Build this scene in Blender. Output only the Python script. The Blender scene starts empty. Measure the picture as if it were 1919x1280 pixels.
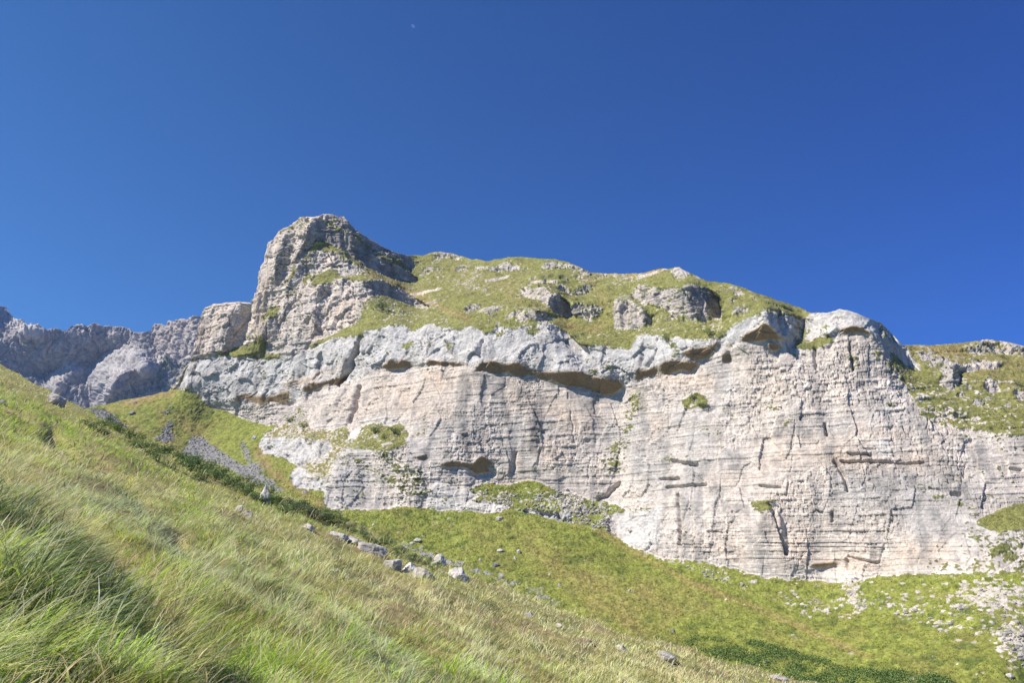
import bpy, math, random
import numpy as np
from concurrent.futures import ThreadPoolExecutor
from mathutils import Vector

SC = bpy.context.scene
COL = SC.collection
random.seed(7)
RNG = np.random.default_rng(11)

# ------------------------------------------------------------------ camera, sky, sun, exposure
W0, H0 = 1919.0, 1280.0
HFOV = math.radians(66.0)
F = W0 / 2 / math.tan(HFOV / 2)            # focal length in photo pixels
PITCH = math.radians(15.0)
SUN_AZ, SUN_EL = -111.0, 46.0              # azimuth from the view direction (minus = left), elevation

cam = bpy.data.cameras.new('camera')
cam.sensor_width = 36.0
cam.lens = 18.0 / math.tan(HFOV / 2)
cam.clip_start, cam.clip_end = 0.1, 60000.0
camo = bpy.data.objects.new('camera', cam)
COL.objects.link(camo)
camo.location = (0, 0, 0)
camo.rotation_euler = (math.radians(90) + PITCH, 0, 0)
SC.camera = camo

wd = bpy.data.worlds.new('World')
SC.world = wd
wd.use_nodes = True
nt = wd.node_tree
bg = nt.nodes['Background']
sky = nt.nodes.new('ShaderNodeTexSky')
sky.sky_type = 'NISHITA'
sky.sun_disc = False
sky.sun_elevation = math.radians(SUN_EL)
sky.sun_rotation = math.radians(SUN_AZ)
sky.altitude = 3000
sky.air_density = 1.0
sky.dust_density = 0.35
sky.ozone_density = 6.0
# light of a clear sky is strongest towards the sun's side and deepest a right angle away from it
tc = nt.nodes.new('ShaderNodeTexCoord'); dt = nt.nodes.new('ShaderNodeVectorMath'); dt.operation = 'DOT_PRODUCT'
dt.inputs[1].default_value = (-0.86, 0.1, -0.3)
nt.links.new(tc.outputs['Generated'], dt.inputs[0])
dm = nt.nodes.new('ShaderNodeMapRange'); dm.inputs['From Min'].default_value = -0.5; dm.inputs['From Max'].default_value = 0.45
nt.links.new(dt.outputs['Value'], dm.inputs['Value'])
air = nt.nodes.new('ShaderNodeMix'); air.data_type = 'RGBA'
air.inputs[6].default_value = (0.12, 0.53, 1.28, 1); air.inputs[7].default_value = (0.33, 0.93, 1.36, 1)
nt.links.new(dm.outputs['Result'], air.inputs[0])
sc_n = nt.nodes.new('ShaderNodeVectorMath'); sc_n.operation = 'MULTIPLY'
nt.links.new(sky.outputs[0], sc_n.inputs[0]); nt.links.new(air.outputs[2], sc_n.inputs[1])
nt.links.new(sc_n.outputs[0], bg.inputs[0])
bg.inputs[1].default_value = 0.07

s_dir = Vector((math.sin(math.radians(SUN_AZ)) * math.cos(math.radians(SUN_EL)),
                math.cos(math.radians(SUN_AZ)) * math.cos(math.radians(SUN_EL)),
                math.sin(math.radians(SUN_EL))))
sl = bpy.data.lights.new('sun', 'SUN')
sl.energy = 5.0
sl.angle = math.radians(0.53)
sl.color = (1.0, 0.94, 0.84)
slo = bpy.data.objects.new('sun', sl)
slo.rotation_euler = s_dir.to_track_quat('Z', 'Y').to_euler()
COL.objects.link(slo)

SC.view_settings.view_transform = 'Standard'
SC.view_settings.look = 'None'
SC.view_settings.exposure = 0.6
SC.view_settings.gamma = 1.0
SC.cycles.max_bounces = 5
SC.cycles.diffuse_bounces = 3
SC.cycles.transparent_max_bounces = 6
SC.cycles.use_denoising = True
SC.cycles.denoiser = 'OPENIMAGEDENOISE'
SC.cycles.denoising_input_passes = 'RGB_ALBEDO_NORMAL'
SC.cycles.denoising_prefilter = 'ACCURATE'

# ------------------------------------------------------------------ helpers: noise
POOL = ThreadPoolExecutor(4)
G3 = np.array([[1,1,0],[-1,1,0],[1,-1,0],[-1,-1,0],[1,0,1],[-1,0,1],[1,0,-1],[-1,0,-1],
               [0,1,1],[0,-1,1],[0,1,-1],[0,-1,-1],[1,1,0],[-1,1,0],[0,-1,1],[0,-1,-1]], np.float32)
GX, GY, GZ = (np.ascontiguousarray(G3[:, k]) for k in range(3))

def _hash(x, y, z, seed):
    h = (x * np.uint32(374761393)) ^ (y * np.uint32(668265263)) ^ (z * np.uint32(2246822519)) ^ np.uint32((seed * 3266489917 + 374761) & 0xffffffff)
    h = (h ^ (h >> np.uint32(15))) * np.uint32(2246822519)
    h = (h ^ (h >> np.uint32(13))) * np.uint32(3266489917)
    return h ^ (h >> np.uint32(16))

def _pn(x, y, z, seed):
    xf, yf, zf = np.floor(x), np.floor(y), np.floor(z)
    xi, yi, zi = (a.astype(np.int32).astype(np.uint32) for a in (xf, yf, zf))
    fx, fy, fz = x - xf, y - yf, z - zf
    u = fx * fx * fx * (fx * (fx * 6 - 15) + 10)
    v = fy * fy * fy * (fy * (fy * 6 - 15) + 10)
    w = fz * fz * fz * (fz * (fz * 6 - 15) + 10)
    one = np.uint32(1)
    def c(dx, dy, dz):
        h = _hash(xi + one * np.uint32(dx), yi + one * np.uint32(dy), zi + one * np.uint32(dz), seed) & np.uint32(15)
        return GX[h] * (fx - dx) + GY[h] * (fy - dy) + GZ[h] * (fz - dz)
    a = c(0,0,0); a += u * (c(1,0,0) - a)
    b = c(0,1,0); b += u * (c(1,1,0) - b)
    a += v * (b - a)
    d = c(0,0,1); d += u * (c(1,0,1) - d)
    e = c(0,1,1); e += u * (c(1,1,1) - e)
    d += v * (e - d)
    return a + w * (d - a)

def pn(x, y, z=0.0, seed=0):
    """gradient noise about -1..1, split over four threads"""
    x, y, z = np.broadcast_arrays(np.asarray(x, np.float32), np.asarray(y, np.float32), np.asarray(z, np.float32))
    shp = x.shape
    x, y, z = x.ravel(), y.ravel(), z.ravel()
    n = x.size
    if n < 4000:
        return _pn(x, y, z, seed).reshape(shp)
    k = np.linspace(0, n, 17).astype(int)
    out = list(POOL.map(lambda i: _pn(x[k[i]:k[i+1]], y[k[i]:k[i+1]], z[k[i]:k[i+1]], seed), range(16)))
    return np.concatenate(out).reshape(shp)

def _wor(x, y, z, seed):
    xf, yf, zf = np.floor(x), np.floor(y), np.floor(z)
    xi, yi, zi = (a.astype(np.int32).astype(np.uint32) for a in (xf, yf, zf))
    fx, fy, fz = x - xf, y - yf, z - zf
    f1 = np.full(x.shape, 9, np.float32); f2 = f1.copy(); idh = np.zeros(x.shape, np.uint32); tl = np.zeros(x.shape, np.float32)
    for dx in (-1, 0, 1):
        for dy in (-1, 0, 1):
            for dz in (-1, 0, 1):
                h = _hash(xi + np.uint32(dx & 0xffffffff), yi + np.uint32(dy & 0xffffffff), zi + np.uint32(dz & 0xffffffff), seed)
                ax = (h & np.uint32(255)).astype(np.float32) * np.float32(1/255) + dx - fx
                ay = ((h >> np.uint32(8)) & np.uint32(255)).astype(np.float32) * np.float32(1/255) + dy - fy
                az = ((h >> np.uint32(16)) & np.uint32(255)).astype(np.float32) * np.float32(1/255) + dz - fz
                d = ax*ax + ay*ay + az*az
                nr = d < f1
                f2 = np.where(nr, f1, np.minimum(f2, d)); f1 = np.where(nr, d, f1); idh = np.where(nr, h >> np.uint32(8), idh)
                k = (h * np.uint32(2654435761)) >> np.uint32(8)
                tl = np.where(nr, ax*((k & np.uint32(255)).astype(np.float32)/127.5-1) + ay*(((k >> np.uint32(8)) & np.uint32(255)).astype(np.float32)/127.5-1) + az*(((k >> np.uint32(16)) & np.uint32(255)).astype(np.float32)/127.5-1), tl)
    return np.sqrt(f1), np.sqrt(f2), (idh & np.uint32(0xffff)).astype(np.float32) / np.float32(65535), tl

def wor(x, y, z, seed=0):
    """cellular noise: distance to the nearest and second point, a random value and a random tilt per cell"""
    shp = x.shape
    x, y, z = (np.asarray(a, np.float32).ravel() for a in (x, y, z))
    k = np.linspace(0, x.size, 33).astype(int)
    out = list(POOL.map(lambda i: _wor(x[k[i]:k[i+1]], y[k[i]:k[i+1]], z[k[i]:k[i+1]], seed), range(32)))
    return [np.concatenate([o[q] for o in out]).reshape(shp) for q in range(4)]

def hash01(a, b=0, seed=0):
    a = np.asarray(a).astype(np.int64).astype(np.uint32)
    b = (np.zeros_like(a) + np.asarray(b).astype(np.int64).astype(np.uint32))
    return (_hash(a, b, np.zeros_like(a), seed) & np.uint32(0xffffff)).astype(np.float32) / np.float32(0xffffff)

def sstep(a, b, x):
    t = np.clip((x - a) / (b - a), 0, 1)
    return t * t * (3 - 2 * t)

def box_blur(a, r, axis):
    if r < 1: return a
    p = [(0, 0)] * a.ndim
    p[axis] = (r + 1, r)
    c = np.cumsum(np.pad(a, p, mode='edge'), axis=axis, dtype=np.float64)
    n = a.shape[axis]
    hi = np.take(c, np.arange(2*r+1, 2*r+1+n), axis=axis)
    lo = np.take(c, np.arange(0, n), axis=axis)
    return ((hi - lo) / (2*r + 1)).astype(np.float32)

def blur(a, r, it=2):
    for _ in range(it):
        a = box_blur(box_blur(a, r, 0), r, 1)
    return a

# ------------------------------------------------------------------ helpers: view rays and meshes
CP, SP = math.cos(PITCH), math.sin(PITCH)

def ray(px, py):
    """direction through a photo pixel, scaled so that its forward (Y) part is 1"""
    xc = (np.asarray(px, np.float64) - W0 / 2) / F
    yc = -(np.asarray(py, np.float64) - H0 / 2) / F
    Y = CP - yc * SP
    Z = SP + yc * CP
    return np.stack([xc / Y, np.ones_like(Y), Z / Y], -1)

def at(px, py, Y):
    return ray(px, py) * np.asarray(Y)[..., None]

def tag(o, label=None, cat=None, group=None, kind=None):
    if label: o['label'] = label
    if cat: o['category'] = cat
    if group: o['group'] = group
    if kind: o['kind'] = kind
    return o

def mesh_obj(name, verts, faces, mat, parent=None, col=None, smooth=False, loops=None):
    """verts (n,3); faces (m,k) of one size, or a list of such arrays"""
    me = bpy.data.meshes.new(name)
    if not isinstance(faces, (list, tuple)): faces = [faces]
    faces = [np.asarray(f) for f in faces if len(f)]
    me.vertices.add(len(verts))
    me.vertices.foreach_set('co', np.ascontiguousarray(verts, np.float32).ravel())
    li = np.concatenate([f.ravel() for f in faces]).astype(np.int32)
    tot = np.concatenate([np.full(len(f), f.shape[1], np.int32) for f in faces])
    st = np.concatenate([[0], np.cumsum(tot)[:-1]]).astype(np.int32)
    me.loops.add(len(li)); me.loops.foreach_set('vertex_index', li)
    me.polygons.add(len(tot)); me.polygons.foreach_set('loop_start', st)
    me.update(calc_edges=True)
    me.polygons.foreach_set('use_smooth', np.full(len(tot), bool(smooth)))
    if col is not None:
        ca = me.color_attributes.new('col', 'FLOAT_COLOR', 'POINT')
        c4 = np.ones((len(verts), 4), np.float32); c4[:, :3] = col
        ca.data.foreach_set('color', c4.ravel())
    me.materials.append(mat)
    me.validate()
    o = bpy.data.objects.new(name, me)
    COL.objects.link(o)
    if parent is not None: o.parent = parent
    return o

def mat_attr(name, rough=0.9, nscale=1.2, namp=0.25, trans=0.0, detail=4, spec=0.15):
    """albedo from the mesh's own colour, broken up by a procedural noise"""
    m = bpy.data.materials.new(name); m.use_nodes = True
    t = m.node_tree; n = t.nodes; l = t.links
    p = n['Principled BSDF']; out = n['Material Output']
    p.inputs['Roughness'].default_value = rough
    p.inputs['Specular IOR Level'].default_value = spec
    a = n.new('ShaderNodeVertexColor'); a.layer_name = 'col'
    geo = n.new('ShaderNodeNewGeometry')
    no = n.new('ShaderNodeTexNoise'); no.inputs['Scale'].default_value = nscale; no.inputs['Detail'].default_value = detail
    no.inputs['Roughness'].default_value = 0.65
    l.new(geo.outputs['Position'], no.inputs['Vector'])
    mr = n.new('ShaderNodeMapRange')
    mr.inputs['From Min'].default_value = 0.3; mr.inputs['From Max'].default_value = 0.7
    mr.inputs['To Min'].default_value = 1 - namp; mr.inputs['To Max'].default_value = 1 + namp
    l.new(no.outputs['Fac'], mr.inputs['Value'])
    mx = n.new('ShaderNodeVectorMath'); mx.operation = 'SCALE'
    l.new(a.outputs['Color'], mx.inputs[0]); l.new(mr.outputs['Result'], mx.inputs['Scale'])
    l.new(mx.outputs[0], p.inputs['Base Color'])
    if trans > 0:
        tr = n.new('ShaderNodeBsdfTranslucent'); l.new(mx.outputs[0], tr.inputs['Color'])
        ms = n.new('ShaderNodeMixShader'); ms.inputs[0].default_value = trans
        l.new(p.outputs[0], ms.inputs[1]); l.new(tr.outputs[0], ms.inputs[2]); l.new(ms.outputs[0], out.inputs['Surface'])
    return m

M_ROCK = mat_attr('limestone', 0.95, 0.9, 0.22)
M_TURF = mat_attr('alpine_turf', 0.95, 1.4, 0.28)
M_FAR = mat_attr('far_limestone', 0.95, 0.12, 0.22)
M_SOIL = mat_attr('slope_turf', 0.95, 9.0, 0.35)
M_GRASS = mat_attr('grass_blade', 0.65, 2.0, 0.15, trans=0.38, detail=1, spec=0.3)
M_LEAF = mat_attr('shrub_leaf', 0.6, 3.0, 0.2, trans=0.25, detail=1, spec=0.3)
M_STEM = mat_attr('woody_stem', 0.9, 12.0, 0.2)
M_STONE = mat_attr('boulder_stone', 0.95, 5.0, 0.3)

def inpoly(px, py, poly):
    """even-odd test, px/py arrays of one shape"""
    poly = np.asarray(poly, np.float64)
    out = np.zeros(px.shape, bool)
    m = (px >= poly[:,0].min()) & (px <= poly[:,0].max()) & (py >= poly[:,1].min()) & (py <= poly[:,1].max())
    idx = np.nonzero(m)
    x, y = px[idx], py[idx]
    c = np.zeros(x.shape, bool)
    q = np.roll(poly, 1, 0)
    for (x1, y1), (x2, y2) in zip(poly, q):
        if y1 == y2: continue
        cond = (y1 > y) != (y2 > y)
        c ^= cond & (x < (x2 - x1) * (y - y1) / (y2 - y1) + x1)
    out[idx] = c
    return out

def stroke_field(px, py, pts, w):
    """gaussian falloff about a polyline"""
    pts = np.asarray(pts, np.float64)
    out = np.zeros(px.shape, np.float32)
    m = (px > pts[:,0].min()-3*w) & (px < pts[:,0].max()+3*w) & (py > pts[:,1].min()-3*w) & (py < pts[:,1].max()+3*w)
    idx = np.nonzero(m)
    x, y = px[idx], py[idx]
    d2 = np.full(x.shape, 1e12)
    if len(pts) == 1:
        d2 = (x-pts[0,0])**2 + (y-pts[0,1])**2
    for a, b in zip(pts[:-1], pts[1:]):
        ab = b - a; L = max((ab**2).sum(), 1e-9)
        t = np.clip(((x-a[0])*ab[0] + (y-a[1])*ab[1]) / L, 0, 1)
        d2 = np.minimum(d2, (x-a[0]-t*ab[0])**2 + (y-a[1]-t*ab[1])**2)
    out[idx] = np.exp(-d2 / (w*w))
    return out

# coordinates read in enlarged sections of the survey picture
def _sec(ox, oy, s): return lambda *p: [(ox + x / s, oy + y / s) for x, y in p]
A = _sec(440, 390, 4.2675); B = _sec(800, 460, 4.2675); C = _sec(1150, 480, 4.2675)
D = _sec(460, 760, 4.2675); E = _sec(800, 760, 4.2675); Fs = _sec(330, 640, 4.2675); G = _sec(1519, 620, 4.2675)
K = _sec(0, 520, 2.909); R = _sec(1100, 850, 2.343)
def Q(*p): return list(p)

# ------------------------------------------------------------------ depth from the lie of the land
def solve_depth(Hd, Vd, wh, wv, anc, wa):
    """least squares for u = ln(depth) on a grid: differences Hd (rows, n-1), Vd (m-1, cols), soft anchors anc with weights wa"""
    u = None
    for s in (16, 8, 4, 2, 1):
        m, n = anc[::s, ::s].shape
        cH = np.concatenate([np.zeros((Hd.shape[0], 1)), np.cumsum(Hd, 1)], 1)[::s, ::s]
        cV = np.concatenate([np.zeros((1, Vd.shape[1])), np.cumsum(Vd, 0)], 0)[::s, ::s]
        h, v = np.diff(cH, axis=1), np.diff(cV, axis=0)
        a, la = anc[::s, ::s], wa[::s, ::s] * s * s
        w1 = wh[::s, ::s][:, :n-1]; w2 = wv[::s, ::s][:m-1, :]
        if u is None:
            u = np.full((m, n), math.log(300.0))
        else:
            # upsample
            mi = np.minimum(np.arange(m) / 2.0, u.shape[0] - 1); ni = np.minimum(np.arange(n) / 2.0, u.shape[1] - 1)
            i0 = np.floor(mi).astype(int); i1 = np.minimum(i0 + 1, u.shape[0]-1); fi = (mi - i0)[:, None]
            j0 = np.floor(ni).astype(int); j1 = np.minimum(j0 + 1, u.shape[1]-1); fj = (ni - j0)[None]
            u = (u[i0][:, j0]*(1-fi)*(1-fj) + u[i1][:, j0]*fi*(1-fj) + u[i0][:, j1]*(1-fi)*fj + u[i1][:, j1]*fi*fj)
        def AtA(x):
            r = la * x
            d = w1 * (x[:, 1:] - x[:, :-1]); r[:, 1:] += d; r[:, :-1] -= d
            d = w2 * (x[1:] - x[:-1]); r[1:] += d; r[:-1] -= d
            return r
        b = la * a
        d = w1 * h; b[:, 1:] += d; b[:, :-1] -= d
        d = w2 * v; b[1:] += d; b[:-1] -= d
        dg = la.copy(); dg[:, 1:] += w1; dg[:, :-1] += w1; dg[1:] += w2; dg[:-1] += w2
        r = b - AtA(u); z = r / dg; p = z.copy(); rz = (r*z).sum()
        for _ in range({16: 600, 8: 300, 4: 200, 2: 120, 1: 70}[s]):
            Ap = AtA(p); al = rz / (p*Ap).sum()
            u += al * p; r -= al * Ap
            z = r / dg; rn = (r*z).sum(); p = z + (rn/rz) * p; rz = rn
            if rz < 1e-12: break
    return u

def normal_of(th, ph):
    th, ph = np.radians(th), np.radians(ph)
    return np.sin(ph)*np.sin(th), -np.sin(ph)*np.cos(th), np.cos(ph)

def grid_normals(P):
    du = np.gradient(P, axis=1); dv = np.gradient(P, axis=0)
    n = np.cross(dv, du)
    n /= np.linalg.norm(n, axis=-1, keepdims=True) + 1e-12
    flip = (n * P).sum(-1) > 0
    n[flip] *= -1
    return n

class Land:
    """a piece of terrain: a grid between its skyline and a lower line, orientation and ground cover by region"""
    ATT = ('th', 'ph', 'w', 'veg', 'bed', 'cap', 'flu', 'rub', 'warm', 'dark', 'brt', 'dry', 'scr')
    def __init__(s, xs, top, bottom, rows, warp=2.2, jag=0.):
        s.xs = xs
        yt = np.interp(xs, *np.array(top, float).T); yb = np.interp(xs, *np.array(bottom, float).T)
        yt = yt - jag*(1 - 2.2*np.abs(pn(xs/26., .5, 0, 401)) + .7*pn(xs/7., .5, 0, 402) + .4*pn(xs/3., .5, 0, 403)) + .3*jag
        t = np.linspace(0, 1, rows)[:, None]
        r = int(22 / (xs[1] - xs[0]))
        ys = yt.copy()
        for _ in range(3): ys = box_blur(ys, r, 0)
        ys = np.where(ys - yt > 60, yt + 60, np.where(ys - yt < -60, yt - 60, ys))
        s.PY = ys[None] + (yb - ys)[None] * t + (yt - ys)[None] * (1 - t)**3
        s.PX = np.repeat(xs[None], rows, 0)
        s.dx = xs[1] - xs[0]
        s.WX = s.PX + warp * (pn(s.PX/16, s.PY/16, 1.5, 3) + 0.6*pn(s.PX/6, s.PY/6, 1.5, 4))
        s.WY = s.PY + warp * (pn(s.PX/16, s.PY/16, 7.5, 5) + 0.6*pn(s.PX/6, s.PY/6, 7.5, 6))
        s.f = {k: np.zeros(s.PX.shape, np.float32) for k in s.ATT}
        s.f['w'][:] = 1.0
        s.oid = np.zeros(s.PX.shape, np.int16)
        s.names = []
        s.cutH = np.ones(s.PX.shape, np.float32)
    def obj(s, name):
        if name not in s.names: s.names.append(name)
        return s.names.index(name)
    def region(s, name, poly, warp=True, **kw):
        m = inpoly(s.WX if warp else s.PX, s.WY if warp else s.PY, poly)
        if name: s.oid[m] = s.obj(name)
        for k, v in kw.items():
            if callable(v): s.f[k][m] = v(s.PX[m], s.PY[m])
            else: s.f[k][m] = v
        return m
    def stroke(s, att, pts, w, val, mode='add'):
        g = stroke_field(s.WX, s.WY, pts, w)
        if mode == 'add': s.f[att] += g * val
        else: s.f[att] = s.f[att] * (1 - g) + g * val
    def solve(s, anchors, soft=2, cut=None):
        nx, ny, nz = normal_of(s.f['th'], s.f['ph'])
        nx, ny, nz = (blur(a.astype(np.float32), soft) for a in (nx, ny, nz))
        L = np.sqrt(nx*nx + ny*ny + nz*nz) + 1e-9
        nx, ny, nz = nx/L, ny/L, nz/L
        v = ray(s.PX, s.PY)
        e = 0.5
        vx = (ray(s.PX+e, s.PY) - ray(s.PX-e, s.PY)); vy = (ray(s.PX, s.PY+e) - ray(s.PX, s.PY-e))
        nv = nx*v[...,0] + ny*v[...,1] + nz*v[...,2]
        nv = np.minimum(nv, -0.13)
        gx = -(nx*vx[...,0] + ny*vx[...,1] + nz*vx[...,2]) / nv
        gy = -(nx*vy[...,0] + ny*vy[...,1] + nz*vy[...,2]) / nv
        mid = lambda a, ax: 0.5*(np.take(a, range(1, a.shape[ax]), ax) + np.take(a, range(a.shape[ax]-1), ax))
        Hd = mid(gx, 1)*s.dx + mid(gy, 1)*np.diff(s.PY, axis=1)
        Vd = mid(gy, 0)*np.diff(s.PY, axis=0)
        w = s.f['w'].astype(np.float64)
        wh, wv = np.minimum(w[:, 1:], w[:, :-1]), np.minimum(w[1:], w[:-1])
        wh = wh * s.dx**2 / (s.dx**2 + np.diff(s.PY, axis=1)**2)
        wv = wv * (s.dx / np.diff(s.PY, axis=0)).clip(.3, 3)
        for poly, width, val in (cut or []):
            g = stroke_field(s.PX, s.PY, poly, width)
            k = 1 - (1 - val) * (g > 0.35)
            wh = wh * np.minimum(k[:, 1:], k[:, :-1]); wv = wv * np.minimum(k[1:], k[:-1])
        wh = np.pad(wh, ((0,0),(0,1)), mode='edge'); wv = np.pad(wv, ((0,1),(0,0)), mode='edge')
        anc = np.zeros(s.PX.shape); wa = np.zeros(s.PX.shape)
        for x, y, Y, rad, lam in anchors:
            g = stroke_field(s.PX, s.PY, [(x, y)], rad) * lam
            anc += g * math.log(Y); wa += g
        anc = np.where(wa > 0, anc / np.maximum(wa, 1e-12), 0)
        s.Y = np.exp(solve_depth(Hd, Vd, wh, wv, anc, wa))
        s.P = v * s.Y[..., None]
        return s.P
    def depth_at(s, x, y):
        j = int(np.clip(round((x - s.xs[0]) / s.dx), 0, len(s.xs)-1))
        i = int(np.argmin(abs(s.PY[:, j] - y)))
        return i, j

MX, MROWS = 1.0, 800

# ------------------------------------------------------------------ the massif: meadow, cliff, overhanging caprock, peak, upper hillside
SKYLINE = [(-300,1010),(-100,900),(60,812),(120,784),(165,765),(206,757),(241,749),(285,740),(316,733),(325,722),(337,702),(347,688),(358,675),(363,655),
 (366,640),(371,615),(375,598),(382,580),(399,570),(443,565),(466,567),(474,571),(479,556),(487,517),(494,492),(497,480),(502,452),
 (511,448),(516,442),(523,431),(547,418),(562,409),(595,406),(605,401),(622,401),(636,407),(645,406),(657,421),(667,430),(691,447),
 (722,464),(739,473),(760,478),(791,480),(808,474),(829,471),(856,478),(884,485),(911,489),(946,483),(973,480),(1007,485),(1035,486),
 (1063,491),(1087,501),(1105,509),(1136,513),(1184,513),(1208,510),(1232,503),(1259,503),(1273,500),(1294,512),(1325,527),(1356,530),
 (1383,536),(1421,550),(1459,563),(1500,577),(1521,586),(1549,587),(1574,579),(1597,584),(1625,595),(1653,605),(1667,622),(1681,637),
 (1692,646),(1709,647),(1752,647),(1794,644),(1822,640),(1850,637),(1878,639),(1919,649),(2000,668),(2110,690)]
EDGE = [(-1600,85),(-400,532),(-200,604),(0,680),(60,714),(100,740),(165,770),(237,806),(309,841),(388,868),(450,895),(491,910),(540,934),(598,958),(650,976),(690,993),(742,1023),
 (800,1052),(877,1077),(946,1102),(1034,1137),(1100,1160),(1164,1188),(1283,1214),(1373,1244),(1463,1265),(1530,1281),(1700,1340),(2400,1590)]
ex, ey = np.array(EDGE, float).T

xs = np.arange(-220, 2106, MX)
bot = [(x, min(np.interp(x, ex, ey) + 70, 1360)) for x in np.arange(-240, 2120, 10.)]
bot = [(x, max(y, np.interp(x, *np.array(SKYLINE, float).T) + 110)) for x, y in bot]
T = Land(xs, SKYLINE, bot, MROWS, jag=1.2)
wall_th = lambda x, y: np.interp(x, [330,480,600,640,760,880,1000,1110,1150,1172,1265,1330,1400,1560,1700,1920], [-10,-15,-34,-42,-30,-14,-8,-2,-4,-46,-42,-30,-26,-16,-6,6])
cap_th = lambda x, y: np.interp(x, [330,400,480,560,620,660,760,900,1000,1060,1150,1190,1260,1400,1540,1640], [-45,-18,-10,-22,-30,-18,-28,-22,-14,0,-10,-38,-26,-18,-22,0])
T.region('cliff', [(0,0),(3000,0),(3000,3000),(0,3000)], th=wall_th, ph=80.0, bed=1.0)
# upper hillside
T.region('hillside', [(480,300),(1570,300),(1570,592),(1480,600),(1340,612),(1180,655),(1000,645),(900,650),(700,650),(480,670)], th=6, ph=36, w=.3, veg=.95, bed=0, rub=.06)
ROCK = dict(ph=70, w=1.0, veg=.24, bed=.5, flu=1.1, rub=.2, dark=.2)
def rock(name, poly, th, **kw):
    d = dict(ROCK); d['th'] = th; d.update(kw)
    return T.region(name, poly, **d)
rock(None, B((0,160),(130,180),(170,198),(60,205),(0,202)), -5, brt=.15)
rock(None, B((350,180),(560,165),(620,140),(700,140),(760,190),(840,180),(800,205),(580,217),(540,210),(440,205)), -12, brt=.2)
rock(None, B((220,175),(300,165),(340,195),(240,205)), 0)
rock(None, B((20,70),(120,50),(260,80),(330,112),(180,100),(60,112)), 20, veg=.4, ph=55)
rock('rock_ridge', B((910,180),(960,130),(1100,140),(1200,170),(1290,210),(1330,250),(1250,240),(1150,205),(1060,190),(940,195)), 15, veg=.25)
rock(None, B((640,260),(1320,240),(1500,235),(1707,240),(1707,262),(1500,275),(1350,268)), 0, veg=.62, ph=45, rub=.7)
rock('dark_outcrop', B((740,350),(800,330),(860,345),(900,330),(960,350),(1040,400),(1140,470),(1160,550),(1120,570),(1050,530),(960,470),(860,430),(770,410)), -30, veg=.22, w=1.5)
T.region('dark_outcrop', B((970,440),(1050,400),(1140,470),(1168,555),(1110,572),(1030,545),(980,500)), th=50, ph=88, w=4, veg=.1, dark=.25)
rock('mound_outcrop', B((640,560),(700,500),(800,500),(860,530),(940,540),(1050,580),(960,612),(860,605),(760,622),(680,600)), 4, veg=.3, ph=66)
T.region('mound_outcrop', B((860,530),(960,540),(1050,580),(980,612),(880,590)), th=44, ph=84, w=4)
rock(None, B((290,520),(350,468),(430,478),(442,505),(380,525)), 25, veg=.2)
rock(None, B((450,540),(520,510),(600,560),(520,580)), 0, veg=.55)
rock('split_outcrop', B((1040,350),(1045,290),(1140,330),(1180,365),(1260,300),(1340,345),(1280,390),(1180,402),(1110,372)), 18, veg=.33)
rock('low_outcrop', B((1140,520),(1160,460),(1280,470),(1400,500),(1440,532),(1380,582),(1290,600),(1200,560)), 25, veg=.38)
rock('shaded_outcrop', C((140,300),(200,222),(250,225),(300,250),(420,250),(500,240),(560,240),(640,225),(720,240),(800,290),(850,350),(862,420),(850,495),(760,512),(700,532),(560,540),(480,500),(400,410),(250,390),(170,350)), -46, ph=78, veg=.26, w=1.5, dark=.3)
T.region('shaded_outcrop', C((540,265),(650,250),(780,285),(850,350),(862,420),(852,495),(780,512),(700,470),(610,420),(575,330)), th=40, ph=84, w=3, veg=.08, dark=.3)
T.region(None, C((330,430),(470,490),(700,510),(690,532),(560,545),(400,545),(330,500)), th=0, ph=50, veg=.7)
rock('stepped_outcrop', C((0,350),(40,340),(110,342),(200,390),(235,430),(300,500),(322,548),(240,562),(150,587),(0,582)), -30, ph=76, veg=.22, w=1.5)
T.region('stepped_outcrop', C((225,430),(300,495),(328,552),(245,556)), th=47, ph=88, w=4)
T.region(None, C((110,330),(220,360),(300,430),(240,430),(170,390)), th=0, ph=45, veg=.8)
rock('summit_outcrop', C((460,120),(500,88),(540,92),(575,125),(590,155),(520,167),(470,152)), 5, veg=.1)
rock(None, C((520,95),(600,120),(660,165),(740,212),(700,195),(600,150)), 40, veg=.4)
rock(None, C((945,270),(960,240),(1010,250),(1040,330),(980,330)), 5, veg=.35)
rock(None, C((1090,320),(1150,320),(1165,350),(1110,358)), 10, veg=.3)
rock(None, C((920,350),(960,335),(985,380),(925,390)), 5, veg=.35)
rock(None, C((935,475),(970,420),(1100,395),(1115,415),(1040,450),(990,490)), 25, veg=.4, ph=62)
# right-hand slope behind the cliff's end
T.region('ridge', Q(*G((640,255),(700,325),(800,480),(850,600),(1000,700),(1060,770),(1400,785),(1560,845),(1707,832)), (2120,820), (2120,500), (1660,500)), th=-14, ph=40, w=.9, veg=.88, bed=0, rub=.3)
T.region('ridge', Q((1690,560),(2120,560),*[(2120,716)],*G((1707,330),(1500,345),(1200,330),(1000,250),(745,105))), th=-8, ph=36, w=.15, veg=.95, rub=.12, dry=.25)
rock(None, G((1240,160),(1300,110),(1380,90),(1480,88),(1600,88),(1800,160),(1800,210),(1560,180),(1440,150),(1330,190)), 0, veg=.45, ph=55, rub=.6)
rock(None, G((870,170),(960,180),(1060,240),(1140,285),(1170,330),(1080,330),(960,300),(880,230)), 12, veg=.42, ph=56, rub=.7)
rock('crag', G((1030,420),(1040,365),(1100,305),(1160,345),(1212,370),(1190,430),(1110,485),(1050,450)), -35, ph=76, veg=.1, w=2)
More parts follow.
